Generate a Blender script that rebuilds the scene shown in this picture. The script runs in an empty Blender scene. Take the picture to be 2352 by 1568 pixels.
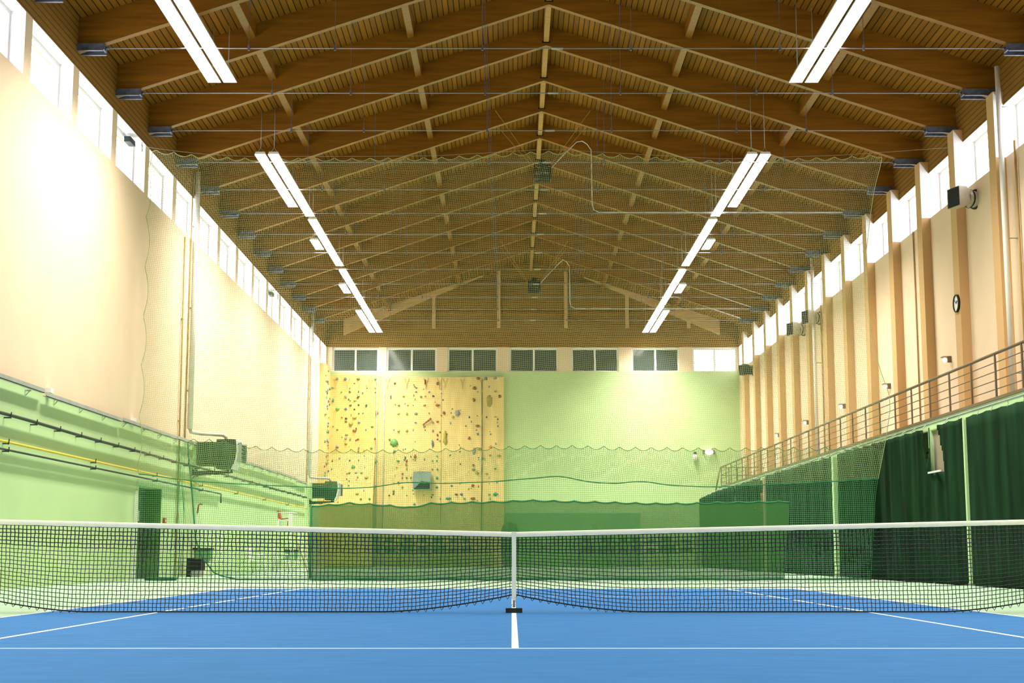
import bpy, math, random
from mathutils import Vector
random.seed(7)
S = bpy.context.scene
COL = S.collection

# ------------------------------------------------------------------ camera, sky, lamps out of view, exposure
cam_d = bpy.data.cameras.new('camera')
cam = bpy.data.objects.new('camera', cam_d)
COL.objects.link(cam)
cam.location = (-0.0227, -17.0921, 0.6675)
cam.rotation_euler = (math.pi / 2 + 0.1438, 0, 0)
cam_d.sensor_width = 36
cam_d.lens = 36 * 3367.8 / 2352
cam_d.clip_start = 0.05
cam_d.clip_end = 300
S.camera = cam
S.view_settings.view_transform = 'Standard'
S.view_settings.look = 'None'
S.view_settings.exposure = 0.0
S.view_settings.gamma = 1.0
S.view_settings.use_curve_mapping = False
SKY = 7.5
LAMP = 88.0
LAMP_COL = (1.0, 0.95, 0.82)
w = bpy.data.worlds.new('overcast_sky')
S.world = w
w.use_nodes = True
bg = w.node_tree.nodes['Background']
bg.inputs[0].default_value = (0.95, 0.95, 1.0, 1)
bg.inputs[1].default_value = SKY
try:
    cy = S.cycles
    cy.max_bounces = 7
    cy.diffuse_bounces = 4
    cy.glossy_bounces = 2
    cy.transmission_bounces = 4
    cy.transparent_max_bounces = 12
    cy.sample_clamp_indirect = 6
    cy.caustics_reflective = False
    cy.caustics_refractive = False
except Exception:
    pass
ROWS = ((-6.90, 'inner', 'left'), (-7.285, 'outer', 'left'), (6.90, 'inner', 'right'), (7.285, 'outer', 'right'))
LZ = 12.05
SPREAD = math.radians(126)          # the reflectors throw the light downward
def lamp_light(x, a, b, parent=None):
    ld = bpy.data.lights.new('strip_lamp', 'AREA')
    ld.shape = 'RECTANGLE'
    ld.size = 0.29
    ld.size_y = b - a - 0.04
    ld.spread = SPREAD
    ld.color = LAMP_COL
    ld.energy = LAMP * math.pi * 0.29 * (b - a)
    lo = bpy.data.objects.new('strip_lamp', ld)
    COL.objects.link(lo)
    if parent is None:
        lo.location = (x, (a + b) / 2, LZ)
    else:
        lo.parent = parent
# the same rows of strip lamps go on above and behind the camera
for sx in (-1, 1):
    for (a, b) in ((0.8, 9.0), (-8.6, -0.4), (-16.9, -8.9)):
        lamp_light(sx * 6.92, a, b)

# ------------------------------------------------------------------ materials
MATS = {}

def nodes(name):
    m = bpy.data.materials.new(name)
    m.use_nodes = True
    nt = m.node_tree
    return m, nt, nt.nodes['Principled BSDF']

def mat(name, col, rough=0.6, metal=0.0, var=0.08, scale=3.0, bump=0.0, spec=0.3, stretch=(1, 1, 1)):
    if name in MATS:
        return MATS[name]
    m, nt, p = nodes(name)
    tc = nt.nodes.new('ShaderNodeTexCoord')
    mp = nt.nodes.new('ShaderNodeMapping')
    mp.inputs['Scale'].default_value = stretch
    n = nt.nodes.new('ShaderNodeTexNoise')
    n.inputs['Scale'].default_value = scale
    n.inputs['Detail'].default_value = 3
    r = nt.nodes.new('ShaderNodeValToRGB')
    a = [max(0, c * (1 - var)) for c in col]
    b = [min(1, c * (1 + var)) for c in col]
    r.color_ramp.elements[0].position = 0.3
    r.color_ramp.elements[1].position = 0.7
    r.color_ramp.elements[0].color = (*a, 1)
    r.color_ramp.elements[1].color = (*b, 1)
    L = nt.links.new
    L(tc.outputs['Object'], mp.inputs['Vector'])
    L(mp.outputs[0], n.inputs['Vector'])
    L(n.outputs['Fac'], r.inputs[0])
    L(r.outputs[0], p.inputs['Base Color'])
    p.inputs['Roughness'].default_value = rough
    p.inputs['Metallic'].default_value = metal
    p.inputs['Specular IOR Level'].default_value = spec
    if bump:
        bp = nt.nodes.new('ShaderNodeBump')
        bp.inputs['Strength'].default_value = bump
        bp.inputs['Distance'].default_value = 0.01
        L(n.outputs['Fac'], bp.inputs['Height'])
        L(bp.outputs[0], p.inputs['Normal'])
    MATS[name] = m
    return m

def planks(name, col, axis, pitch, groove=0.08, var=0.18, dark=0.25):
    """boards of one width laid side by side, with a dark gap between them; axis is the direction across the boards"""
    m, nt, p = nodes(name)
    L = nt.links.new
    tc = nt.nodes.new('ShaderNodeTexCoord')
    sp = nt.nodes.new('ShaderNodeSeparateXYZ')
    L(tc.outputs['Object'], sp.inputs[0])
    d = nt.nodes.new('ShaderNodeMath'); d.operation = 'DIVIDE'; d.inputs[1].default_value = pitch
    L(sp.outputs[axis], d.inputs[0])
    fl = nt.nodes.new('ShaderNodeMath'); fl.operation = 'FLOOR'; L(d.outputs[0], fl.inputs[0])
    fr = nt.nodes.new('ShaderNodeMath'); fr.operation = 'FRACT'; L(d.outputs[0], fr.inputs[0])
    wn = nt.nodes.new('ShaderNodeTexWhiteNoise'); wn.noise_dimensions = '1D'; L(fl.outputs[0], wn.inputs['W'])
    mp = nt.nodes.new('ShaderNodeMapping')
    sc = [8, 8, 8]
    sc[{'X': 1, 'Y': 0, 'Z': 0}[axis]] = 0.7
    mp.inputs['Scale'].default_value = sc
    L(tc.outputs['Object'], mp.inputs['Vector'])
    n = nt.nodes.new('ShaderNodeTexNoise'); n.inputs['Scale'].default_value = 1.5; n.inputs['Detail'].default_value = 3
    L(mp.outputs[0], n.inputs['Vector'])
    ad = nt.nodes.new('ShaderNodeMath'); ad.operation = 'ADD'; L(wn.outputs['Value'], ad.inputs[0]); L(n.outputs['Fac'], ad.inputs[1])
    mr = nt.nodes.new('ShaderNodeMapRange')
    mr.inputs['From Min'].default_value = 0.4; mr.inputs['From Max'].default_value = 1.6
    mr.inputs['To Min'].default_value = 1 - var; mr.inputs['To Max'].default_value = 1 + var
    L(ad.outputs[0], mr.inputs['Value'])
    g = nt.nodes.new('ShaderNodeMath'); g.operation = 'GREATER_THAN'; g.inputs[1].default_value = groove; L(fr.outputs[0], g.inputs[0])
    gm = nt.nodes.new('ShaderNodeMapRange'); gm.inputs['To Min'].default_value = dark; gm.inputs['To Max'].default_value = 1
    L(g.outputs[0], gm.inputs['Value'])
    mu = nt.nodes.new('ShaderNodeMath'); mu.operation = 'MULTIPLY'; L(mr.outputs[0], mu.inputs[0]); L(gm.outputs[0], mu.inputs[1])
    mx = nt.nodes.new('ShaderNodeVectorMath'); mx.operation = 'SCALE'
    mx.inputs[0].default_value = col
    L(mu.outputs[0], mx.inputs['Scale'])
    L(mx.outputs[0], p.inputs['Base Color'])
    bp = nt.nodes.new('ShaderNodeBump'); bp.inputs['Strength'].default_value = 0.4; bp.inputs['Distance'].default_value = 0.01
    L(g.outputs[0], bp.inputs['Height']); L(bp.outputs[0], p.inputs['Normal'])
    p.inputs['Roughness'].default_value = 0.55
    p.inputs['Specular IOR Level'].default_value = 0.1
    MATS[name] = m
    return m

def emit(name, col, strength):
    m, nt, p = nodes(name)
    p.inputs['Base Color'].default_value = (0.9, 0.9, 0.9, 1)
    p.inputs['Emission Color'].default_value = (*col, 1)
    p.inputs['Emission Strength'].default_value = strength
    MATS[name] = m
    return m

def glass(name, tint=(1, 1, 1), gloss=0.08):
    m, nt, p = nodes(name)
    nt.nodes.remove(p)
    L = nt.links.new
    out = nt.nodes['Material Output']
    t = nt.nodes.new('ShaderNodeBsdfTransparent'); t.inputs[0].default_value = (*tint, 1)
    g = nt.nodes.new('ShaderNodeBsdfGlossy'); g.inputs['Roughness'].default_value = 0.05
    mx = nt.nodes.new('ShaderNodeMixShader'); mx.inputs[0].default_value = gloss
    L(t.outputs[0], mx.inputs[1]); L(g.outputs[0], mx.inputs[2]); L(mx.outputs[0], out.inputs[0])
    MATS[name] = m
    return m

def scrim(name, col, opac):
    """woven open cloth: part of the light goes straight through the weave"""
    m, nt, p = nodes(name)
    L = nt.links.new
    nt.nodes.remove(p)
    out = nt.nodes['Material Output']
    t = nt.nodes.new('ShaderNodeBsdfTransparent')
    d = nt.nodes.new('ShaderNodeBsdfDiffuse'); d.inputs[0].default_value = (*col, 1)
    tr = nt.nodes.new('ShaderNodeBsdfTranslucent'); tr.inputs[0].default_value = (*col, 1)
    tc = nt.nodes.new('ShaderNodeTexCoord')
    n = nt.nodes.new('ShaderNodeTexNoise'); n.inputs['Scale'].default_value = 1.2
    L(tc.outputs['Object'], n.inputs['Vector'])
    mr = nt.nodes.new('ShaderNodeMapRange')
    mr.inputs['To Min'].default_value = opac - 0.07; mr.inputs['To Max'].default_value = opac + 0.07
    L(n.outputs['Fac'], mr.inputs['Value'])
    m1 = nt.nodes.new('ShaderNodeMixShader'); m1.inputs[0].default_value = 0.35
    L(d.outputs[0], m1.inputs[1]); L(tr.outputs[0], m1.inputs[2])
    m2 = nt.nodes.new('ShaderNodeMixShader')
    L(mr.outputs[0], m2.inputs[0]); L(t.outputs[0], m2.inputs[1]); L(m1.outputs[0], m2.inputs[2])
    L(m2.outputs[0], out.inputs[0])
    MATS[name] = m
    return m

CREAM = mat('cream_plaster', (0.80, 0.62, 0.45), 0.85, var=0.03, scale=0.8)
GREEN = mat('green_plaster', (0.50, 0.68, 0.35), 0.8, var=0.03, scale=0.8)
REVEAL = mat('white_reveal', (0.86, 0.82, 0.82), 0.8, var=0.02)
DECK = planks('roof_boards', (0.23, 0.10, 0.010), 'X', 0.145, 0.15, 0.22, 0.08)
BOARD_H = planks('wall_boards', (0.275, 0.138, 0.027), 'Z', 0.145, 0.12, 0.14, 0.2)
GLULAM = mat('glued_timber', (0.24, 0.095, 0.007), 0.36, var=0.22, scale=1.3, stretch=(0.6, 6, 9), spec=0.5)
PALEWOOD = mat('pale_timber', (0.40, 0.22, 0.06), 0.55, var=0.12, scale=1.5, stretch=(0.7, 6, 6))
BLUE = mat('blue_court', (0.040, 0.172, 0.455), 0.75, var=0.08, scale=2.0, stretch=(1, 2.5, 1), spec=0.08)
PALE = mat('pale_green_court', (0.34, 0.485, 0.36), 0.75, var=0.06, scale=1.5, spec=0.1)
GABLE = mat('pale_gable_timber', (0.58, 0.36, 0.16), 0.6, var=0.12, scale=1.5, stretch=(0.7, 6, 6))
LINE = mat('line_paint', (0.85, 0.87, 0.85), 0.6, var=0.03)
STEEL = mat('galvanised_steel', (0.15, 0.175, 0.25), 0.45, 0.5, 0.25, 9)
ROD = mat('bright_rod', (0.30, 0.29, 0.33), 0.4, 0.6, 0.1)
PIL = mat('tan_pilaster_paint', (0.60, 0.38, 0.18), 0.85, var=0.03, scale=0.8)
WHITE = mat('white_enamel', (0.82, 0.82, 0.80), 0.45, var=0.03)
WPLAST = mat('white_plastic', (0.80, 0.82, 0.78), 0.4, var=0.03)
BLACK = mat('black_cord', (0.012, 0.016, 0.014), 0.7, var=0.2)
DARK = mat('dark_metal', (0.010, 0.018, 0.016), 0.5, 0.2, 0.2)
DGREEN = mat('dark_green_casing', (0.006, 0.035, 0.014), 0.5, var=0.2)
CURT = mat('green_curtain_cloth', (0.009, 0.034, 0.014), 0.85, var=0.5, scale=2.6, stretch=(1, 1, 0.14), bump=0.5, spec=0.05)  # vertical streaks put shading of the folds into the colour
NET = mat('olive_net_cord', (0.40, 0.44, 0.20), 0.7, var=0.1)
NETG = mat('green_net_cord', (0.09, 0.32, 0.13), 0.7, var=0.1)
NETD = mat('green_net_rope', (0.03, 0.20, 0.08), 0.7, var=0.1)
TAPE = mat('white_tape', (0.90, 0.88, 0.80), 0.7, var=0.04, scale=8)
RAILM = mat('brown_rail_paint', (0.16, 0.11, 0.07), 0.45, var=0.1)
GREY = mat('grey_metal', (0.42, 0.45, 0.44), 0.5, 0.3, 0.1)
YEL = mat('yellow_pipe', (0.75, 0.52, 0.05), 0.5, var=0.05)
CABLE = mat('dark_cable', (0.035, 0.05, 0.04), 0.6, var=0.15)
BROWNP = mat('brown_pipe', (0.42, 0.27, 0.09), 0.5, var=0.1)
RED = mat('red_plastic', (0.42, 0.035, 0.02), 0.45, var=0.08)
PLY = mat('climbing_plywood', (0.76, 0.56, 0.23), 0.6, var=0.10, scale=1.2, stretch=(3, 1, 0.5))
MATG = mat('wall_pad', (0.20, 0.40, 0.18), 0.6, var=0.08)
DGLASS = mat('dark_glass', (0.06, 0.085, 0.085), 0.08, var=0.1, spec=0.6)
CANVAS = mat('pale_green_paint', (0.55, 0.78, 0.42), 0.7, var=0.03)
BEIGE = mat('beige_plaster', (0.34, 0.29, 0.20), 0.8, var=0.05)
DUCT = mat('duct_metal', (0.62, 0.58, 0.50), 0.4, 0.3, 0.1)
PANEL = mat('blue_grey_panel', (0.20, 0.26, 0.28), 0.35, var=0.25, scale=1.5)
LAMPM = emit('lamp_tube', LAMP_COL, 9.0)
SCONCE = emit('sconce_glow', (1.0, 0.96, 0.88), 4.0)
GLASSM = glass('window_glass')
CLOTH = scrim('green_screen_cloth', (0.070, 0.20, 0.065), 0.77)
DOORM = mat('dark_green_door', (0.10, 0.16, 0.09), 0.6, var=0.08)
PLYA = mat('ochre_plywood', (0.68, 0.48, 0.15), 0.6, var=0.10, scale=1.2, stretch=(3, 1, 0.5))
HOLD = {'g': (0.10, 0.30, 0.08), 'b': (0.10, 0.16, 0.26), 'r': (0.26, 0.07, 0.03), 'o': (0.65, 0.22, 0.05), 'y': (0.36, 0.28, 0.06),
        'k': (0.06, 0.08, 0.06), 'v': (0.25, 0.24, 0.26), 't': (0.05, 0.26, 0.17)}
HOLDN = {'g': 'green', 'b': 'blue', 'r': 'red-brown', 'o': 'orange', 'y': 'olive yellow', 'k': 'dark', 'v': 'grey', 't': 'teal'}
HM = {k: mat('hold_' + HOLDN[k].replace(' ', '_').replace('-', '_'), c, 0.6, var=0.15, scale=6) for k, c in HOLD.items()}

# ------------------------------------------------------------------ mesh collecting
class MB:
    def __init__(s):
        s.v = []; s.f = []; s.m = []; s.smooth = []
    def add(s, vs, fs, mi=0, sm=False):
        o = len(s.v)
        s.v += [tuple(x) for x in vs]
        for f in fs:
            s.f.append(tuple(i + o for i in f)); s.m.append(mi); s.smooth.append(sm)
        return s
    def quad(s, a, b, c, d, mi=0):
        return s.add([a, b, c, d], [(0, 1, 2, 3)], mi)
    def box(s, x0, x1, y0, y1, z0, z1, mi=0):
        vs = [(x, y, z) for x in (x0, x1) for y in (y0, y1) for z in (z0, z1)]
        return s.add(vs, [(0, 1, 3, 2), (4, 6, 7, 5), (0, 4, 5, 1), (2, 3, 7, 6), (0, 2, 6, 4), (1, 5, 7, 3)], mi)
    def prism_y(s, xz, y0, y1, mi=0):
        n = len(xz)
        vs = [(x, y0, z) for x, z in xz] + [(x, y1, z) for x, z in xz]
        fs = [tuple(range(n)), tuple(range(2 * n - 1, n - 1, -1))]
        fs += [(i, (i + n), ((i + 1) % n + n), (i + 1) % n) for i in range(n)]
        return s.add(vs, fs, mi)
    def prism_x(s, yz, x0, x1, mi=0):
        n = len(yz)
        vs = [(x0, y, z) for y, z in yz] + [(x1, y, z) for y, z in yz]
        fs = [tuple(range(n)), tuple(range(2 * n - 1, n - 1, -1))]
        fs += [(i, (i + n), ((i + 1) % n + n), (i + 1) % n) for i in range(n)]
        return s.add(vs, fs, mi)
    def tube(s, pts, r, n=6, mi=0, caps=True, closed=False):
        pts = [Vector(p) for p in pts]
        k = len(pts)
        vs = []
        for i, p in enumerate(pts):
            if closed:
                t = pts[(i + 1) % k] - pts[i - 1]
            else:
                t = pts[min(i + 1, k - 1)] - pts[max(i - 1, 0)]
            t.normalize()
            u = t.cross(Vector((0, 0, 1)))
            if u.length < 0.05:
                u = t.cross(Vector((0, 1, 0)))
            u.normalize()
            q = u.cross(t)
            rr = r[i] if isinstance(r, (list, tuple)) else r
            for j in range(n):
                a = 2 * math.pi * j / n
                vs.append(p + (u * math.cos(a) + q * math.sin(a)) * rr)
        fs = []
        for i in range(k if closed else k - 1):
            for j in range(n):
                a, b = i * n + j, i * n + (j + 1) % n
                c, d = ((i + 1) % k) * n + (j + 1) % n, ((i + 1) % k) * n + j
                fs.append((a, b, c, d))
        if caps and not closed:
            fs.append(tuple(range(n - 1, -1, -1)))
            fs.append(tuple((k - 1) * n + j for j in range(n)))
        return s.add(vs, fs, mi, n > 4)
    def lathe(s, prof, org, axis, n=20, mi=0):
        """profile of (radius, distance along the axis)"""
        ax = Vector(axis).normalized()
        u = ax.cross(Vector((0, 0, 1)))
        if u.length < 0.05:
            u = Vector((1, 0, 0))
        u.normalize()
        q = ax.cross(u)
        o = Vector(org)
        vs = []
        for r, h in prof:
            for j in range(n):
                a = 2 * math.pi * j / n
                vs.append(o + ax * h + (u * math.cos(a) + q * math.sin(a)) * r)
        fs = [(i * n + j, i * n + (j + 1) % n, (i + 1) * n + (j + 1) % n, (i + 1) * n + j) for i in range(len(prof) - 1) for j in range(n)]
        return s.add(vs, fs, mi, True)
    def blob(s, c, rx, ry, rz, seed=0, rough=0.25, nu=8, nv=6, ang=0.0, mi=0):
        rn = random.Random(seed)
        vs = []
        ca, sa = math.cos(ang), math.sin(ang)
        for i in range(nv + 1):
            th = math.pi * i / nv
            for j in range(nu):
                ph = 2 * math.pi * j / nu
                k = 1 + rough * (rn.random() * 2 - 1)
                x, y, z = rx * math.sin(th) * math.cos(ph) * k, ry * math.sin(th) * math.sin(ph) * k, rz * math.cos(th) * k
                vs.append((c[0] + x * ca - z * sa, c[1] + y, c[2] + x * sa + z * ca))
        fs = [(i * nu + j, (i + 1) * nu + j, (i + 1) * nu + (j + 1) % nu, i * nu + (j + 1) % nu) for i in range(nv) for j in range(nu)]
        return s.add(vs, fs, mi, True)
    def build(s, name, mats, parent=None, off=None):
        me = bpy.data.meshes.new(name)
        vs = s.v
        if off is not None:
            vs = [(v[0] - off[0], v[1] - off[1], v[2] - off[2]) for v in vs]
        me.from_pydata(vs, [], s.f)
        if not isinstance(mats, (list, tuple)):
            mats = [mats]
        for m in mats:
            me.materials.append(m)
        me.polygons.foreach_set('material_index', s.m)
        me.polygons.foreach_set('use_smooth', s.smooth)
        me.update()
        o = bpy.data.objects.new(name, me)
        COL.objects.link(o)
        if off is not None and parent is None:
            o.location = off
        if parent is not None:
            o.parent = parent
        return o

def tag(o, label, cat, group=None, kind=None):
    o['label'] = label
    o['category'] = cat
    if group:
        o['group'] = group
    if kind:
        o['kind'] = kind
    return o

def thing(name, loc, label, cat, group=None, kind=None):
    o = bpy.data.objects.new(name, None)
    COL.objects.link(o)
    o.location = loc
    o.empty_display_size = 0.2
    return tag(o, label, cat, group, kind)

def part(mb, name, m, root, label=None):
    """a part given in world coordinates, kept relative to its thing"""
    o = mb.build(name, m, root, off=tuple(root_world(root)))
    if label:
        o['label'] = label
    return o

def root_world(o):
    p = Vector(o.location)
    while o.parent:
        o = o.parent
        p = p + Vector(o.location)
    return p

ORD = ['first', 'second', 'third', 'fourth', 'fifth', 'sixth', 'seventh', 'eighth', 'ninth', 'tenth', 'eleventh', 'twelfth', 'thirteenth',
       'fourteenth', 'fifteenth', 'sixteenth', 'seventeenth', 'eighteenth', 'nineteenth', 'twentieth', 'twenty-first', 'twenty-second']

def lerp(pts, x):
    if x <= pts[0][0]:
        return pts[0][1]
    for (a, b), (c, d) in zip(pts, pts[1:]):
        if x <= c:
            return b + (d - b) * (x - a) / (c - a)
    return pts[-1][1]

# ------------------------------------------------------------------ the hall
XL, XR, YN, YF = -9.75, 11.87, -17.9, 59.2
RIDGE = 0.98
WB, WT = 10.11, 11.42                      # window band
def T(i):
    return 14.563 + 3.2272 * i
def zdeck(x):
    return 16.0 - 0.32 * abs(x - RIDGE)
def zraft(x):
    return 15.40 - 0.336 * abs(x - RIDGE)

# floor: pale surround, blue court, painted lines
fl = MB()
xs = sorted({XL - 0.55, XR, -5.485, 5.485, -5.435, 5.435, -4.14, -4.09, 4.09, 4.14, -0.026, 0.026})
ys = sorted({YN, YF, -11.885, 11.885, -11.785, 11.785, -6.425, -6.375, 6.375, 6.425, 27.3, 51.1})
for x0, x1 in zip(xs, xs[1:]):
    for y0, y1 in zip(ys, ys[1:]):
        x, y = (x0 + x1) / 2, (y0 + y1) / 2
        mi = 0
        ax, ay = abs(x), abs(y)
        if ax < 5.485 and ay < 11.885:
            mi = 1
            if ax > 5.435 or ay > 11.785 or 4.09 < ax < 4.14:
                mi = 2
            elif 6.375 < ay < 6.425 and ax < 4.14:
                mi = 2
            elif ax < 0.026 and ay < 6.4:
                mi = 2
        fl.quad((x0, y0, 0), (x1, y0, 0), (x1, y1, 0), (x0, y1, 0), mi)
tag(fl.build('floor', [PALE, BLUE, LINE]), 'pale green sports floor with a blue tennis court and white lines', 'floor', kind='structure')

# ceiling: two slopes of dark boards
ce = MB()
for x0, x1 in ((XL - 0.6, RIDGE), (RIDGE, XR + 0.6)):
    a, b = zdeck(x0), zdeck(x1)
    ce.add([(x0, YN - 0.3, a), (x1, YN - 0.3, b), (x1, YF + 0.3, b), (x0, YF + 0.3, a), (x0, YN - 0.3, a + 0.2), (x1, YN - 0.3, b + 0.2), (x1, YF + 0.3, b + 0.2), (x0, YF + 0.3, a + 0.2)],
           [(0, 3, 2, 1), (4, 5, 6, 7), (0, 1, 5, 4), (2, 3, 7, 6), (0, 4, 7, 3), (1, 2, 6, 5)])
tag(ce.build('ceiling', DECK), 'pitched ceiling of dark brown boards above the timber trusses', 'ceiling', kind='structure')

FIRST_BAY = -4
PIER = {-1: (-0.31, 0.11), 1: (-0.58, -0.08)}
def wall_side(x, out, name, green_to, label, door=None):
    """one long wall: inner face at x, outer face at out, window openings between the trusses"""
    m = MB()
    a, b = min(x, out), max(x, out)
    if door:
        m.box(a, b, YN, door[0], 0, green_to, 1)
        m.box(a, b, door[0], door[1], door[2], green_to, 1)
        m.box(a, b, door[1], YF, 0, green_to, 1)
    else:
        m.box(a, b, YN, YF, 0, green_to, 1)
    m.box(a, b, YN, YF, green_to, WB, 0)
    m.box(a, b, YN, YF, WT, 12.75, 2)
    edges = [YN]
    for i in range(FIRST_BAY, 15):
        lo, hi = (T(i) + q for q in PIER[1 if out > x else -1])
        if i == FIRST_BAY:
            m.box(a, b, YN, hi, WB, WT, 0)
        else:
            m.box(a, b, lo, min(hi, YF), WB, WT, 0) if lo < YF else None
    m.box(a, b, YF - 0.15, YF, WB, WT, 0)
    return tag(m.build(name, [CREAM, GREEN, BOARD_H, REVEAL]), label, 'wall', kind='structure')
wl = wall_side(XL, XL - 0.55, 'wall_left', 3.95, 'long side wall, green below and cream above, with a boarded top and high windows', door=(21.3, 23.82, 2.45))
wr = wall_side(XR, XR + 0.55, 'wall_right', 3.5, 'long side wall behind the balcony, cream with flat pilasters and high windows')
# white reveals lining every opening
def linings(x, out, name, parent):
    m = MB()
    s = 1 if out > x else -1
    xa, xb = x + s * 0.004, out
    for i in range(FIRST_BAY, 14):
        y0, y1 = T(i) + PIER[s][1], min(T(i + 1) + PIER[s][0], YF - 0.15)
        if y1 - y0 < 0.5:
            continue
        e = 0.004
        m.quad((xa, y1 - e, WB), (xb, y1 - e, WB), (xb, y1 - e, WT), (xa, y1 - e, WT))
        m.quad((xa, y0 + e, WB), (xb, y0 + e, WB), (xb, y0 + e, WT), (xa, y0 + e, WT))
        m.quad((xa, y0, WT - e), (xb, y0, WT - e), (xb, y1, WT - e), (xa, y1, WT - e))
        m.quad((xa, y0, WB + e), (xb, y0, WB + e), (xb, y1, WB + e), (xa, y1, WB + e))
        if s > 0 and i < 13:        # window daylight on the pilaster's near side, put in as a white face
            m.quad((11.623, y1 - e, WB), (xa, y1 - e, WB), (xa, y1 - e, WT - 0.02), (11.623, y1 - e, 11.74))
    o = m.build(name, REVEAL, parent)
    o['label'] = 'white window reveals'
linings(XL, XL - 0.5, 'window_reveal', wl)
linings(XR, XR + 0.5, 'window_reveal', wr)
# pilasters of the right wall
for i in range(-2, 14):
    c = T(i) - 0.33
    if c + 0.25 > YF:
        continue
    m = MB()
    m.box(11.62, XR + 0.02, c - 0.25, c + 0.25, 0.0, 11.75)
    part(m, 'pilaster', PIL, wr)

# far wall
m = MB()
FW = ((-9.45, -7.02), (-6.61, -3.97), (-3.41, -0.78), (-0.16, 2.40), (3.09, 5.57), (6.25, 8.76), (9.45, 11.78))
FB, FT = 10.12, 11.41
m.box(XL - 0.55, XR + 0.55, YF, YF + 0.5, 0, FB, 1)
xx = XL - 0.55
for a, b in FW:
    m.box(xx, a, YF, YF + 0.5, FB, FT, 0)
    xx = b
m.box(xx, XR + 0.55, YF, YF + 0.5, FB, FT, 0)
pts = [(XL - 0.55, FT), (XR + 0.55, FT), (XR + 0.55, zdeck(XR + 0.55) + 0.1), (RIDGE, 16.1), (XL - 0.55, zdeck(XL - 0.55) + 0.1)]
m.prism_y(pts, YF, YF + 0.5, 2)
wf = tag(m.build('wall_far', [CREAM, GREEN, BOARD_H]), 'far end wall, green with a row of windows and a boarded gable', 'wall', kind='structure')
# near wall behind the camera
m = MB()
m.prism_y([(XL - 0.55, 0), (XR + 0.55, 0), (XR + 0.55, zdeck(XR + 0.55) + 0.1), (RIDGE, 16.1), (XL - 0.55, zdeck(XL - 0.55) + 0.1)], YN - 0.4, YN, 0)
tag(m.build('wall_near', [GREEN]), 'near end wall behind the viewer, plain green', 'wall', kind='structure')

# windows of the long walls
wn = 0
def window(root_name, x, s, y0, y1, label, opened=False, lead=0.24):
    xf = x + s * 0.31
    r = thing(root_name, (xf, (y0 + y1) / 2, WB), label, 'window', kind='structure')
    a, b = min(xf, xf + s * 0.07), max(xf, xf + s * 0.07)
    f = MB()
    for (ya, yb, za, zb) in ((y0, y0 + 0.09, WB, WT), (y1 - 0.09, y1, WB, WT), (y0 + 0.09, y1 - 0.09, WB, WB + 0.09), (y0 + 0.09, y1 - 0.09, WT - 0.09, WT)):
        f.box(a, b, ya, yb, za, zb)
    ym = y0 + (y1 - y0) * lead
    f.box(a, b, ym - 0.05, ym + 0.05, WB + 0.09, WT - 0.09)
    fr_ = part(f, 'window_frame', WHITE, r)
    xp = xf + s * 0.035
    for ya, yb in ((y0 + 0.08, ym - 0.04), (ym + 0.04, y1 - 0.08)):
        p = MB()
        p.box(xp - 0.004, xp + 0.004, ya, yb, WB + 0.08, WT - 0.08)
        part(p, 'pane', GLASSM, fr_)
    if opened:
        o = MB()
        yc = (y0 + y1) / 2 + 0.5
        o.box(xf - s * 0.12 - 0.08, xf - s * 0.12 + 0.08, yc - 0.25, yc + 0.25, WT - 0.24, WT - 0.10)
        op_ = part(o, 'window_opener', DARK, r, 'dark chain opener with pale end')
        o = MB()
        o.tube([(x - s * 0.02, yc + 0.45, WT - 0.05)] + [(x - s * 0.02, yc + 0.45 + 0.07 * math.sin(k * 0.7), WT - 0.22 - 0.1 * math.cos(k * 0.7) - 0.0) for k in range(10)], 0.008, 5)
        part(o, 'opener_cable', GREY, op_)
bays = [i for i in range(FIRST_BAY, 14)]
for i in bays:
    y0, y1 = T(i) + 0.11, min(T(i + 1) - 0.31, YF - 0.15)
    k = 13 - i
    wn += 1
    ordn = ORD[k] if k < len(ORD) else 'last'
    window('window_%d' % wn, XL, -1, y0, y1, 'high white window in the long wall without balcony, ' + ordn + ' from the far corner', opened=i in (1, 8))
for i in bays:
    y0, y1 = T(i) - 0.08, min(T(i + 1) - 0.58, YF - 0.15)
    k = 13 - i
    wn += 1
    ordn = ORD[k] if k < len(ORD) else 'last'
    window('window_%d' % wn, XR, 1, y0, y1, 'high white window above the balcony wall, ' + ordn + ' from the far corner')
# windows of the far wall
for k, (a, b) in enumerate(FW):
    wn += 1
    bright = k == 6
    r = thing('window_%d' % wn, ((a + b) / 2, YF + 0.12, FB), ('bright daylit window in the far wall, beside the balcony corner' if bright else
              'wide two-pane dark window in the far wall, ' + ORD[k] + ' from the side without balcony'), 'window', kind='structure')
    y0, y1 = YF + 0.1, YF + 0.18
    xm = (a + b) / 2
    f = MB()
    for (xa, xb, za, zb) in ((a, a + 0.09, FB, FT), (b - 0.09, b, FB, FT), (a + 0.09, b - 0.09, FB, FB + 0.06), (a + 0.09, b - 0.09, FT - 0.13, FT), (xm - 0.05, xm + 0.05, FB + 0.06, FT - 0.13)):
        f.box(xa, xb, y0, y1, za, zb)
    fr_ = part(f, 'window_frame', WHITE, r)
    for xa, xb in ((a + 0.08, xm - 0.04), (xm + 0.04, b - 0.08)):
        p = MB()
        p.box(xa, xb, y0 + 0.03, y0 + 0.042, FB + 0.05, FT - 0.12)
        part(p, 'pane', GLASSM if bright else DGLASS, fr_)

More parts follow.
